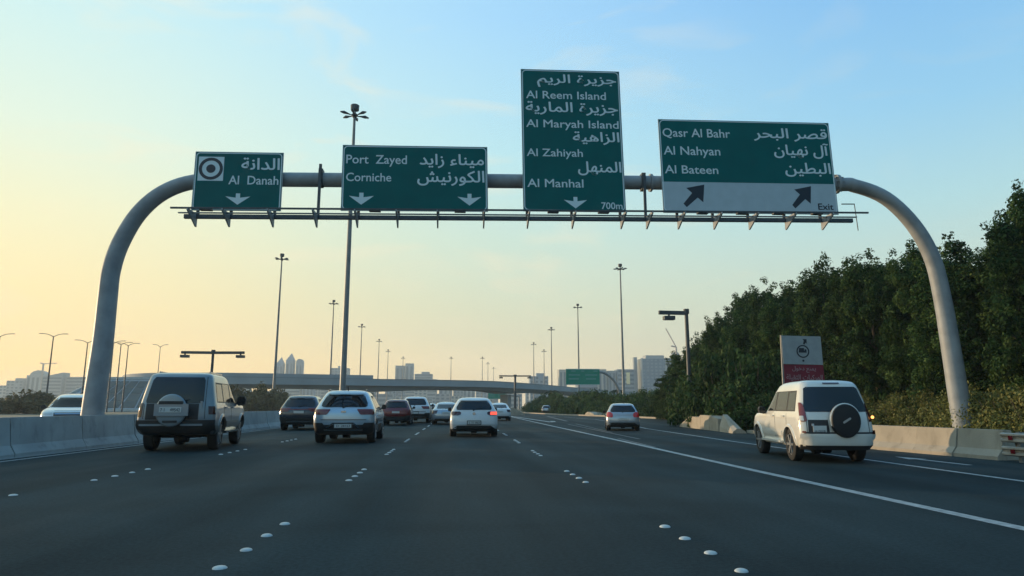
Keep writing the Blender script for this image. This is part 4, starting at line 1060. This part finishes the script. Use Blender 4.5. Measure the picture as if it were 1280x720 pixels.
# --- sedans
def sedan(pm, **k):
    d = hatch(pm); d['name'] = 'sedan'
    d['rows'] = [(.22, .80, .14, 4.5), (.30, .875, .05, 4.62), (.50, .90, .0, 4.68), (.72, .90, .02, 4.66), (.88, .88, .08, 4.4), (.95, .86, .14, 3.8), (1.0, .82, .55, 3.55), (1.14, .74, .85, 3.2), (1.28, .67, 1.12, 2.9), (1.37, .60, 1.35, 2.65), (1.41, .53, 1.55, 2.45)]
    d['yf'] = 3.65; d['yr'] = 1.0
    d['patches'] = [('rear_window', 'rear', [(1.02, -.60, .60), (1.30, -.52, .52)], M['glass'], .012),
        ('tail_lamp', 'rear', [(.70, -.87, -.60), (.90, -.85, -.52)], M['lamp_dark'], .014), ('tail_lamp', 'rear', [(.70, .60, .87), (.90, .52, .85)], M['lamp_dark'], .014),
        ('rear_valance', 'rear', [(.24, -.74, .74), (.38, -.70, .70)], M['plastic'], .012), ('windscreen', 'front', [(1.04, -.64, .64), (1.32, -.54, .54)], M['glass'], .01)]
    d['side_windows'] = [[(1.0, 1.35, 2.2), (1.26, 1.55, 2.18)], [(1.0, 2.28, 3.3), (1.26, 2.26, 2.9)]]
    d['mirror'] = (.79, 3.1, 1.0); d.update(k); return d
root, c = build_car(sedan(silver2), (-.72, 43.3, 0), 0, 'silver sedan in the middle lane just left of the white hatchback', 'car')
plate(root, c, 0, .75, .46, .11, False)
root, c = build_car(sedan(white2), (3.42, 54.5, 0), R(-1), 'white sedan in the lane right of the white hatchback, farther ahead', 'car')
plate(root, c, 0, .75, .46, .11, False)
root, c = build_car(sedan(white2), (-2.75, 66, 0), R(-1), 'small white sedan beyond the tall white SUV', 'car')
root, c = build_car(sedan(darkblue), (-3.1, 84, 0), R(-2), 'small dark sedan far ahead in the second lane', 'car')
root, c = build_car(hatch(white2), (-2.0, 106, 0), R(-2), 'tiny white hatchback farthest ahead in the queue', 'car')
root, c = build_car(cross('crossover_car', darkblue), (-7.3, 47, 0), R(1), 'dark crossover glimpsed behind the silver-blue crossover', 'SUV')
root, c = build_car(cross('crossover_car', silver2), (14.2, 108, 0), R(-8), 'small silver SUV far up the exit ramp near the flyover', 'SUV', scale=.82)
plate(root, c, 0, .7, .46, .11, False)
# --- oncoming white SUV behind the median
cfg = cross('off_road_vehicle', white2); cfg['shape'] = dict(Rr=.4, Rf=.7, pr=3.2, pf=3.2)
cfg['patches'] += [('grille', 'front', [(.72, -.46, .46), (.95, -.48, .48)], M['plastic'], .014), ('grille_bar', 'front', [(.82, -.44, .44), (.85, -.44, .44)], M['chrome'], .022),
                   ('headlight', 'front', [(.82, -.84, -.52), (.94, -.82, -.52)], M['lamp_clear'], .016), ('headlight', 'front', [(.82, .52, .84), (.94, .52, .82)], M['lamp_clear'], .016)]
root, c = build_car(cfg, (-16.9, 32.0, 0), R(180 + 23), 'white oncoming SUV behind the median barrier by the arch foot', 'SUV', scale=1.04)

# ------------------------------------------------------------------ far buildings
def bmat(name, c, v=.12): return mat(name, c, .8, var=v, vscale=.05)
BW = [bmat('pale_render', (.42, .42, .40)), bmat('cream_render', (.46, .43, .37)), bmat('grey_render', (.30, .32, .33)), bmat('blue_grey_render', (.26, .31, .35))]
WN = mat('far_window', (.09, .12, .15), .3)
WN2 = mat('far_window_pale', (.18, .23, .27), .25)
def building(x, y, w, d, h, m, label, group=None, win='grid', roof=None, rz=0, wm=None, name='apartment_building'):
    o = thing(name, label, 'building', (x, y, 0), rz, group)
    MB().box((0, 0, h / 2), (w, d, h)).build('wall', m, o)
    wm = wm or WN; mb = MB(); mb2 = MB()
    if win == 'grid':
        nf = max(2, int(h / 3.6)); nc = max(2, int(w / 4.2))
        for i in range(nf):
            for j in range(nc):
                if (i * 7 + j * 3) % 11 == 0: continue
                mb.box((-w / 2 + (j + .5) * w / nc, -d / 2 - .05, (i + .45) * h / nf + .4), (w / nc * .55, .3, h / nf * .55))
    elif win == 'strip':
        nc = max(2, int(w / 4.5))
        for j in range(nc): mb.box((-w / 2 + (j + .5) * w / nc, -d / 2 - .05, h * .5), (w / nc * .5, .3, h * .86))
    elif win == 'band':
        nf = max(3, int(h / 4))
        for i in range(nf): mb.box((0, -d / 2 - .05, (i + .55) * h / nf), (w * .92, .3, h / nf * .5))
    q = mb.build('windows', wm, o); q['kind'] = 'stuff'
    if roof == 'plant': MB().box((w * .1, 0, h + 1.6), (w * .45, d * .5, 3.2)).build('roof_house', m, o)
    elif roof == 'peak':
        mb = MB(); mb.quadmesh([(-w / 2, -d / 2, h), (w / 2, -d / 2, h), (w / 2, d / 2, h), (-w / 2, d / 2, h), (w * .1, 0, h + w * 1.0)], [(0, 1, 4), (1, 2, 4), (2, 3, 4), (3, 0, 4)]); mb.build('spire', m, o)
    elif roof == 'round':
        mb = MB(); mb.prism([(w / 2 * math.cos(R(a)), h + w * .55 * math.sin(R(a))) for a in range(0, 181, 15)], -d / 2, d / 2, 'y'); mb.build('curved_roof', m, o)
    elif roof == 'slant':
        mb = MB(); mb.prism([(-w / 2, h), (w / 2, h), (w / 2, h + w * .22)], -d / 2, d / 2, 'y'); mb.build('slanted_roof', m, o)
    elif roof == 'dome':
        mb = MB(); mb.prism([(w * .4, h), (w * .4, h + 2), (w * .25, h + 5), (0, h + 6.5), (-w * .25, h + 5), (-w * .4, h + 2), (-w * .4, h)], -d / 3, d / 3, 'y'); mb.build('domed_crown', m, o)
    return o
building(-257, 1000, 10.0, 11, 62, BW[3], 'left pointed tower of three slim towers beside a light mast', roof='peak', win='strip')
building(-243, 1000, 10.8, 12, 67, BW[3], 'tallest middle pointed tower of the three slim towers', roof='peak', win='strip')
building(-229.5, 1000, 9.2, 11, 64, BW[3], 'right tower of the three slim towers, with a rounded top', roof='round', win='strip')
building(-171, 1000, 25, 16, 56, BW[2], 'stepped grey block behind the tallest light mast', roof='plant')
building(-196, 1010, 22, 16, 44, BW[0], 'lower pale block left of the stepped grey block')
building(-84.7, 1000, 13, 14, 60, BW[2], 'left one of the twin square towers above the flyover', win='strip')
building(-71.3, 1004, 12, 14, 63.5, BW[0], 'right and taller one of the twin square towers above the flyover', win='strip')
building(-50, 1000, 26, 14, 48, BW[2], 'low wide block right of the twin towers', roof='plant', win='band')
building(-575, 900, 26, 16, 27, BW[0], 'low pale block at the left edge of the photo', win='grid')
building(-553, 900, 20, 16, 33, BW[2], 'pale block second from the left edge of the photo', win='grid', roof='plant')
building(-532, 905, 22, 16, 40, BW[0], 'wide block with a domed crown and a crane behind it', win='strip', roof='dome')
building(-509, 900, 24, 16, 38, BW[2], 'block with a slanted roof between the two left street lights', win='band', roof='slant')
building(-478, 905, 36, 16, 38, BW[2], 'broad grey block left of the arch foot', win='band')
building(-452, 930, 22, 16, 34, BW[0], 'pale block seen between arch foot and embankment', win='grid')
building(84, 700, 19, 14, 32, BW[3], 'blue-grey block rising over the flyover left of the small far green sign', win='grid', roof='plant')
building(109, 700, 8, 12, 39, BW[1], 'pinkish slab showing left of the small far green sign', win='strip')
building(136, 705, 22, 14, 35, BW[3], 'grey block behind the arch of the small far green sign', win='band')
building(150.5, 700, 9, 12, 39.5, BW[1], 'cream slab right of the small far green sign', win='strip', name='office_tower')
building(161, 700, 8, 12, 38, BW[2], 'narrow grey slab beside the cream slab', win='strip')
building(175.5, 700, 18, 14, 39.5, BW[3], 'blue-grey office block with a golden panel painted as a sun reflection', win='band', name='office_tower')
gp = MB(); gp.box((0, 0, 0), (6.5, .4, 12)); o = bpy.context  # golden panel on the block above: a window's sun reflection painted as cream colour
gold_p = gp.build('sun_glint_panel', mat('sun_glint_cream', (.78, .66, .36), .35, .2), [q for q in bpy.data.objects if q.get('label', '').startswith('blue-grey office block')][0], (1, -7.4, 30), (0, 0, R(-38)))
building(187.4, 700, 3.4, 5, 52.5, BW[2], 'very slim chimney-like tower left of the glass office block', win='none', name='office_tower')
b_ = building(205, 700, 27, 20, 50.5, mat('glass_office', (.16, .22, .28), .22, .2, var=.15, vscale=.1), 'large blue glass office block left of the trees', win='grid', wm=WN2, name='office_tower')
MB().box((-12.9, -10.3, 25.6), (1.6, .9, 51.2)).build('corner_fin', BW[0], b_); MB().box((12.9, -10.3, 25.6), (1.6, .9, 51.2)).build('corner_fin', BW[0], b_)
MB().box((3, 2, 52.5), (20, 12, 4)).build('roof_house', BW[0], b_)
building(223, 702, 9, 18, 51.5, BW[2], 'grey wing at the right side of the glass office block', win='strip')
building(232, 702, 8, 8, 54, BW[2], 'round-topped tower partly hidden behind the trees', roof='round', win='none')
# tower cranes
def crane(x, y, h, jib, ang, label):
    o = thing('tower_crane', label, 'crane', (x, y, 0))
    MB().box((0, 0, h / 2), (1.5, 1.5, h)).build('mast', mat('crane_paint', (.55, .42, .34), .6), o)
    MB().bar((0, 0, h), (jib * math.cos(ang), 0, h + jib * math.sin(ang)), .9, .9).build('jib', MATS['crane_paint'], o)
    MB().bar((0, 0, h), (-jib * .25, 0, h + 1), 1.0, 1.4).build('counter_jib', MATS['crane_paint'], o)
crane(229.5, 690, 63, 22, R(118), 'pale tower crane with a raised jib beside the glass office block')
crane(-520.5, 890, 54, 16, R(3), 'thin pale tower crane over the domed block on the left')
# the crowded low skyline seen beneath the flyover
random.seed(21)
x = -470; k = 0
SKL = 'pale hazy mid-rise block in the crowded skyline seen under and over the flyover'
while x < 66:
    w = random.uniform(9, 19); h = random.uniform(20, 31) + (4 if random.random() < .15 else 0)
    building(x + w / 2, 880 + random.uniform(-25, 60), w, 12, h, BW[random.choice([0, 0, 1, 2, 3])], SKL, 'mid-rise blocks of the far skyline', win=random.choice(['grid', 'strip', 'band']))
    x += w + random.uniform(-2, 4); k += 1
x = -430
while x < 120:
    w = random.uniform(14, 30); h = random.uniform(9, 19)
    building(x + w / 2, 760 + random.uniform(-25, 40), w, 12, h, BW[random.choice([0, 1, 0, 2])], 'low pale hazy block at the foot of the far skyline', 'low blocks of the far skyline', win=random.choice(['grid', 'band']))
    x += w + random.uniform(0, 12)

# ------------------------------------------------------------------ plants
def leaf_mat(name, c1, c2, c3):
    m = bpy.data.materials.new(name); m.use_nodes = True; t = m.node_tree; b = t.nodes['Principled BSDF']; n = t.nodes.new; l = t.links.new
    at = n('ShaderNodeAttribute'); at.attribute_name = 'tone'
    cr = n('ShaderNodeValToRGB'); cr.color_ramp.elements[0].color = (*c1, 1); cr.color_ramp.elements[1].color = (*c3, 1); e = cr.color_ramp.elements.new(.5); e.color = (*c2, 1)
    l(at.outputs['Fac'], cr.inputs[0]); 
    oi = n('ShaderNodeObjectInfo'); hs = n('ShaderNodeHueSaturation'); mr = n('ShaderNodeMapRange'); mr.inputs[3].default_value = .8; mr.inputs[4].default_value = 1.2; l(oi.outputs['Random'], mr.inputs[0]); l(mr.outputs[0], hs.inputs['Value']); l(cr.outputs[0], hs.inputs['Color'])
    l(hs.outputs[0], b.inputs['Base Color']); b.inputs['Roughness'].default_value = .7; b.inputs['Specular IOR Level'].default_value = .12
    tr = n('ShaderNodeBsdfTranslucent'); l(hs.outputs[0], tr.inputs[0]); mx = n('ShaderNodeMixShader'); mx.inputs[0].default_value = .22
    l(b.outputs[0], mx.inputs[1]); l(tr.outputs[0], mx.inputs[2]); l(mx.outputs[0], t.nodes['Material Output'].inputs[0])
    return m
LM = leaf_mat('tree_leaf', (.006, .022, .007), (.028, .066, .018), (.090, .140, .040))
LM2 = leaf_mat('shrub_leaf', (.06, .075, .02), (.13, .14, .04), (.24, .22, .08))
LM3 = leaf_mat('dry_shrub_leaf', (.05, .05, .022), (.10, .09, .04), (.16, .135, .065))
BK = mat('bark', (.09, .07, .05), .9, var=.4, vscale=6, bump=.5)
def leaves_mesh(name, centers, radii, per, size, lm, seed, squash=1.0, up=.3, elong=1.7):
    """many small leaf quads in clumps; the clumps fill the crown's volume"""
    g_ = np.random.default_rng(seed); P = []; D = []; T_ = []
    per0 = per
    for c_, r_ in zip(centers, radii):
        per = per0 if r_ > 0 else max(12, per0 // 5); r_ = abs(r_)
        d = g_.normal(size=(per, 3)); d /= np.linalg.norm(d, axis=1)[:, None]
        rad = r_ * g_.uniform(.25, 1, per) ** .45 * g_.uniform(.9, 1.15, per)
        P.append(np.array(c_) + d * rad[:, None] * np.array([1, 1, squash])); D.append(d); T_.append(np.full(per, g_.uniform(-.28, .28)))
    P = np.concatenate(P); D = np.concatenate(D); T_ = np.concatenate(T_); n = len(P)
    k = P[:, 2] > .05; P, D, T_ = P[k], D[k], T_[k]; n = len(P)
    nr = D + g_.normal(size=(n, 3)) * .55; nr[:, 2] += up; nr /= np.linalg.norm(nr, axis=1)[:, None]
    a = np.cross(nr, g_.normal(size=(n, 3))); a /= np.linalg.norm(a, axis=1)[:, None]; b = np.cross(nr, a)
    s_ = size * g_.uniform(.6, 1.35, n)[:, None]
    q = np.stack([P - a * s_ * elong * .5, P + b * s_ * .42 + nr * s_ * .1, P + a * s_ * elong * .5, P - b * s_ * .42 + nr * s_ * .1], 1).reshape(-1, 3)
    me = bpy.data.meshes.new(name); me.vertices.add(4 * n); me.vertices.foreach_set('co', q.astype('f').ravel())
    me.loops.add(4 * n); me.loops.foreach_set('vertex_index', np.arange(4 * n, dtype='i')); me.polygons.add(n); me.polygons.foreach_set('loop_start', np.arange(0, 4 * n, 4, dtype='i'))
    me.polygons.foreach_set('loop_total', np.full(n, 4, 'i')) if False else None
    me.update(calc_edges=True); at = me.attributes.new('tone', 'FLOAT', 'FACE')
    at.data.foreach_set('value', np.clip(.5 + T_ + g_.normal(size=n) * .2, 0, 1).astype('f'))
    me.materials.append(lm); return me
def crown_pts(g_, h, w):
    """clump centres: upright plume-like lobes side by side, each with a pointed ragged top"""
    C, Rd = [], []
    lobes = [(0, 0, 1.0, .8)]
    for q in range(8):
        a = q * 2 * math.pi / 8 + g_.uniform(-.3, .3); d = w * g_.uniform(.42, .68)
        lobes.append((d * math.cos(a), d * math.sin(a), g_.uniform(.62, .98), g_.uniform(.50, .74)))
    for lx_, ly_, lh, lr in lobes:
        H_ = h * lh
        for _ in range(int(24 * lh * 8 / 8)):
            t = g_.uniform(.02, 1); prof = (1 - t ** 3.2) ** .6 * (.75 + .25 * min(1, t * 4))
            a = g_.uniform(0, 2 * math.pi); rr_ = lr * prof * g_.uniform(.35, .9)
            C.append((lx_ + rr_ * math.cos(a), ly_ + rr_ * math.sin(a), t * (H_ - .3))); Rd.append(g_.uniform(.24, .44))
        for _ in range(16):
            t = g_.uniform(.3, .97); prof = (1 - t ** 3.2) ** .6; a = g_.uniform(0, 2 * math.pi); rr_ = lr * prof + g_.uniform(.08, .25)
            C.append((lx_ + rr_ * math.cos(a), ly_ + rr_ * math.sin(a), t * H_)); Rd.append(-g_.uniform(.14, .24))
        C.append((lx_ + g_.uniform(-.1, .1), ly_ + g_.uniform(-.1, .1), H_)); Rd.append(-.2)
    return C, Rd
TREE = []
for k in range(5):
    g_ = np.random.default_rng(100 + k); C_, Rd = crown_pts(g_, 8.0, 2.0)
    TREE.append(leaves_mesh('crown', C_, Rd, 200, .078, LM, 200 + k))
def trunk_mesh(g_, h=6.2, r=.16):
    mb = MB(); p = [(0, 0, 0)]
    for j in range(1, 6): p.append((p[-1][0] + g_.uniform(-.12, .12), p[-1][1] + g_.uniform(-.12, .12), h * j / 5))
    mb.tube(p, [r, r * .85, r * .7, r * .5, r * .35, r * .15], 8)
    for j in range(9):
        i = g_.integers(1, 5); a = g_.uniform(0, 6.28); q = Vector(p[i]); e = q + Vector((math.cos(a) * .9, math.sin(a) * .9, g_.uniform(.5, 1.0))); mb.tube([q, q.lerp(e, .5) + Vector((0, 0, -.1)), e], [r * .4, r * .28, r * .1], 6)
    return mb
TRUNK = []
for k in range(3):
    mb = trunk_mesh(np.random.default_rng(300 + k)); o = mb.build('trunk', BK, smooth=True); TRUNK.append(o.data); bpy.data.objects.remove(o)
rnd = random.Random(5)
def tree(x, y, h, w, label, group):
    o = thing('tree', label, 'tree', (x, y, 0), rnd.uniform(0, 6.28), group); o.scale = (w, w, h / 8.0)
    link('crown', rnd.choice(TREE), o); link('trunk', rnd.choice(TRUNK), o)
# front row follows the verge; heights from the skyline of the photograph
def hint(y, tab):
    for a, b in zip(tab[:-1], tab[1:]):
        if a[0] <= y <= b[0]: return a[1] + (b[1] - a[1]) * (y - a[0]) / (b[0] - a[0])
    return tab[-1][1] if y > tab[-1][0] else tab[0][1]
tabA = [(10, 7.3), (18, 7.4), (20, 7.7), (22, 6.9), (25, 7.3), (30, 7.8), (36, 7.9), (40, 7.9), (43, 7.7), (47, 7.0), (50, 6.2), (55, 5.4), (60, 3.9), (66, 3.3), (130, 3.3)]
y = 11.5; near = True; cnt = {}
while y < 62:
    xx = 19.3 + rnd.uniform(-.6, .6); h = hint(y, tabA) * rnd.uniform(.90, 1.08) * 1.06
    lab = 'dense dark green tree in the front row at the right photo edge' if y < 24 else ('dense dark green tree in the front row behind the truck ban sign' if y < 38 else 'dense green tree in the front row near the one-armed camera pole')
    grp = 'front row trees at the right edge' if y < 24 else ('front row trees behind the truck ban sign' if y < 38 else 'front row trees near the camera pole')
    cnt[grp] = cnt.get(grp, 0) + 1; lab = ORD[cnt[grp] - 1] + ' ' + lab.replace('dense ', '').replace('dark green ', 'green ').replace('in the front row ', 'in front row ')
    tree(xx, y, h, rnd.uniform(.85, 1.08), lab, grp); y += rnd.uniform(1.8, 2.5)
y = 9
while y < 66:
    h = hint(y, [(9, 7), (16, 8.6), (20, 9.6), (24, 9.6), (27, 8.9), (34, 9.6), (44, 9.9), (50, 9.6), (55, 8.6), (62, 6.6), (70, 5)]) * rnd.uniform(.93, 1.04)
    cnt['b'] = cnt.get('b', 0) + 1
    tree(22.2 + rnd.uniform(-.6, .6), y, h, rnd.uniform(1.15, 1.4), 'tall dark tree in the back row of the right belt, ' + (ORD + ['twenty-first', 'twenty-second', 'twenty-third', 'twenty-fourth'])[cnt['b'] - 1] + ' from right', 'back row trees of the belt'); y += rnd.uniform(2.2, 3.0)
# bushes: shrub meshes
SH = []
for k in range(4):
    g_ = np.random.default_rng(500 + k); C_ = []; Rd = []
    for _ in range(60):
        a = g_.uniform(0, 6.28); rr_ = g_.uniform(0, 1) ** .6 * 1.15; t = g_.uniform(.1, 1) * (1 - (rr_ / 1.5) ** 2)
        C_.append((rr_ * math.cos(a), rr_ * math.sin(a), t * 1.35)); Rd.append(g_.uniform(.22, .42))
    SH.append((C_, Rd))
def shrub_meshes(lm, size, per, tag_):
    return [leaves_mesh('foliage', C_, Rd, per, size, lm, 600 + i) for i, (C_, Rd) in enumerate(SH)]
SG = shrub_meshes(LM, .085, 70, 'g'); SO = shrub_meshes(LM2, .06, 90, 'o'); SB = shrub_meshes(LM3, .12, 50, 'b')
stem_o = MB(); 
for k in range(6):
    a = k * 1.05; stem_o.tube([(0, 0, 0), (.35 * math.cos(a), .35 * math.sin(a), .55), (.6 * math.cos(a), .6 * math.sin(a), 1.1)], [.035, .025, .01], 5)
so = stem_o.build('stems', BK); STEM = so.data; bpy.data.objects.remove(so)
def shrub(x, y, w, h, meshes, label, group, name='shrub'):
    o = thing(name, label, 'shrub', (x, y, 0), rnd.uniform(0, 6.28), group); o.scale = (w / 1.4, w / 1.4, h / 1.55)
    link('foliage', rnd.choice(meshes), o); link('stems', STEM, o)
y = 12.6; hn = -1
while y < 31:
    hn += 1
    shrub(17.2 + rnd.uniform(-.2, .2), y + 1.5, rnd.uniform(1.1, 1.5), rnd.uniform(1.6, 2.0), SO, ORD[hn] + ' olive shrub from the right in the low hedge behind the sandy barriers', 'olive hedge shrubs behind the sandy barriers', 'hedge_shrub')
    shrub(18.2 + rnd.uniform(-.3, .3), y + 2.2, rnd.uniform(1.3, 1.7), rnd.uniform(1.7, 2.1), SO, ORD[hn] + ' olive shrub from the right at the foot of the front tree row', 'olive shrubs at the foot of the trees', 'hedge_shrub')
    y += rnd.uniform(1.0, 1.5)
for bi, (x, y, w, h) in enumerate(((14.0, 30.5, 1.4, 1.9), (13.9, 33.2, 1.7, 3.0), (14.3, 36.0, 2.0, 3.9), (14.2, 39.2, 1.9, 3.2), (15.6, 34.5, 2.2, 4.8), (15.8, 38.5, 2.3, 4.9), (16.4, 42.5, 2.4, 5.0), (17.2, 46.5, 2.5, 5.0), (15.2, 41.6, 1.7, 2.4))):
    shrub(x, y, w, h, SG, ORD[bi] + ' big green shrub massed around the broken concrete barrier, nearest counted first', 'big shrubs over the broken barrier')
y = 50
while y < 135:
    xx = hint(y, [(50, 18.8), (60, 21.3), (75, 19.6), (89, 17.0), (123, 14.6), (135, 14.5)]) + rnd.uniform(0, .8)
    shrub(xx, y, rnd.uniform(1.6, 2.2), rnd.uniform(1.9, 2.6), SG, 'green shrub in the hedge along the far edge of the exit ramp', 'hedge shrubs along the far ramp')
    shrub(xx + 3.0, y + .8, rnd.uniform(2.2, 2.8), rnd.uniform(3.0, 3.9), SG, 'taller green bush behind the hedge along the far exit ramp', 'taller bushes behind the far hedge')
    y += rnd.uniform(2.0, 2.9)
for i, (x, y, w, h) in enumerate(((22, 146, 3, 4.2), (27, 150, 3, 3.8), (32, 148, 3.4, 4.6), (38, 152, 3.4, 4.2), (44, 150, 3.4, 4.6), (52, 155, 4, 5.0), (60, 160, 4, 5.4), (46, 130, 4, 5), (36, 120, 3.6, 4.8), (54, 140, 4.4, 5.6))):
    shrub(x, y, w, h, SG, 'dark leafy bush below the small far green sign, by the flyover', 'bushes below the far green sign')
# left of the median, seen under the flyover
for i, (x, y, w, h) in enumerate(((-66, 112, 5, 4.2), (-71, 112, 5, 3.0), (-76, 114, 5, 2.5), (-61.5, 110, 4, 2.6), (-81, 114, 5, 3.6))):
    shrub(x, y, w, h, SB, ['big round', 'second', 'third', 'fourth', 'fifth'][i] + ' brown-green bush at the left photo edge behind the median wall', 'brown bushes at the left edge')
for i, (x, y, w, h) in enumerate(((-44, 128, 4, 4.0), (-40, 127, 4, 5.2), (-36, 126, 3.6, 5.4), (-32.5, 126, 3.2, 4.6), (-48, 130, 4, 3.2), (-29, 128, 3, 2.6))):
    shrub(x, y, w, h, SB, ORD[i] + ' dark bush under the flyover, just right of the silver SUV', 'bushes under the flyover on the left')
# palms by the flyover
def palm(x, y, h, label):
    o = thing('palm_tree', label, 'palm tree', (x, y, 0))
    MB().tube([(0, 0, 0), (.1, 0, h * .5), (0, 0, h)], [.22, .17, .16], 8).build('trunk', BK, o, smooth=True)
    for k in range(14):
        a = k * 2.4; L_ = 2.1; e = .55 - .07 * (k % 7); mb = MB(); pts = []
        for j in range(6):
            t = j / 5; pts.append(Vector((math.cos(a) * L_ * t, math.sin(a) * L_ * t, h + e * 2.2 * t - 1.6 * t * t)))
        s_ = Vector((-math.sin(a), math.cos(a), 0)); vs = []
        for j, p in enumerate(pts): w = .34 * math.sin(math.pi * (.15 + .8 * j / 5)); vs += [p - s_ * w + Vector((0, 0, -.12)), p, p + s_ * w + Vector((0, 0, -.12))]
        mb.quadmesh(vs, [(3 * j + i, 3 * j + i + 1, 3 * j + i + 4, 3 * j + i + 3) for j in range(5) for i in (0, 1)]); mb.build('frond', LM, o)
palm(23.5, 168, 4.9, 'small palm by the right pier of the flyover'); palm(32.5, 172, 4.9, 'small palm left of the far sign post'); palm(41, 172, 5.2, 'small palm right of the far sign post')
# small white marker posts at the ramp edge
o = MB().box((17.9, 108.5, .85), (.5, .5, 1.7)).build('marker_post', M['stud']); tag(o, 'small white marker post at the hedge near the small far SUV', 'post')

# ------------------------------------------------------------------ haze
hb = MB().box((-60, 520, 59), (1400, 1180, 122)).build('haze', None)
hb.data.materials.clear()
hm = bpy.data.materials.new('haze_air'); hm.use_nodes = True; ht = hm.node_tree; ht.nodes.clear()
pv = ht.nodes.new('ShaderNodeVolumePrincipled'); pv.inputs['Color'].default_value = (.80, .90, .95, 1); pv.inputs['Density'].default_value = 0.0004; pv.inputs['Anisotropy'].default_value = 0.2
mo = ht.nodes.new('ShaderNodeOutputMaterial'); ht.links.new(pv.outputs[0], mo.inputs['Volume']); hb.data.materials.append(hm)
hb['kind'] = 'stuff'
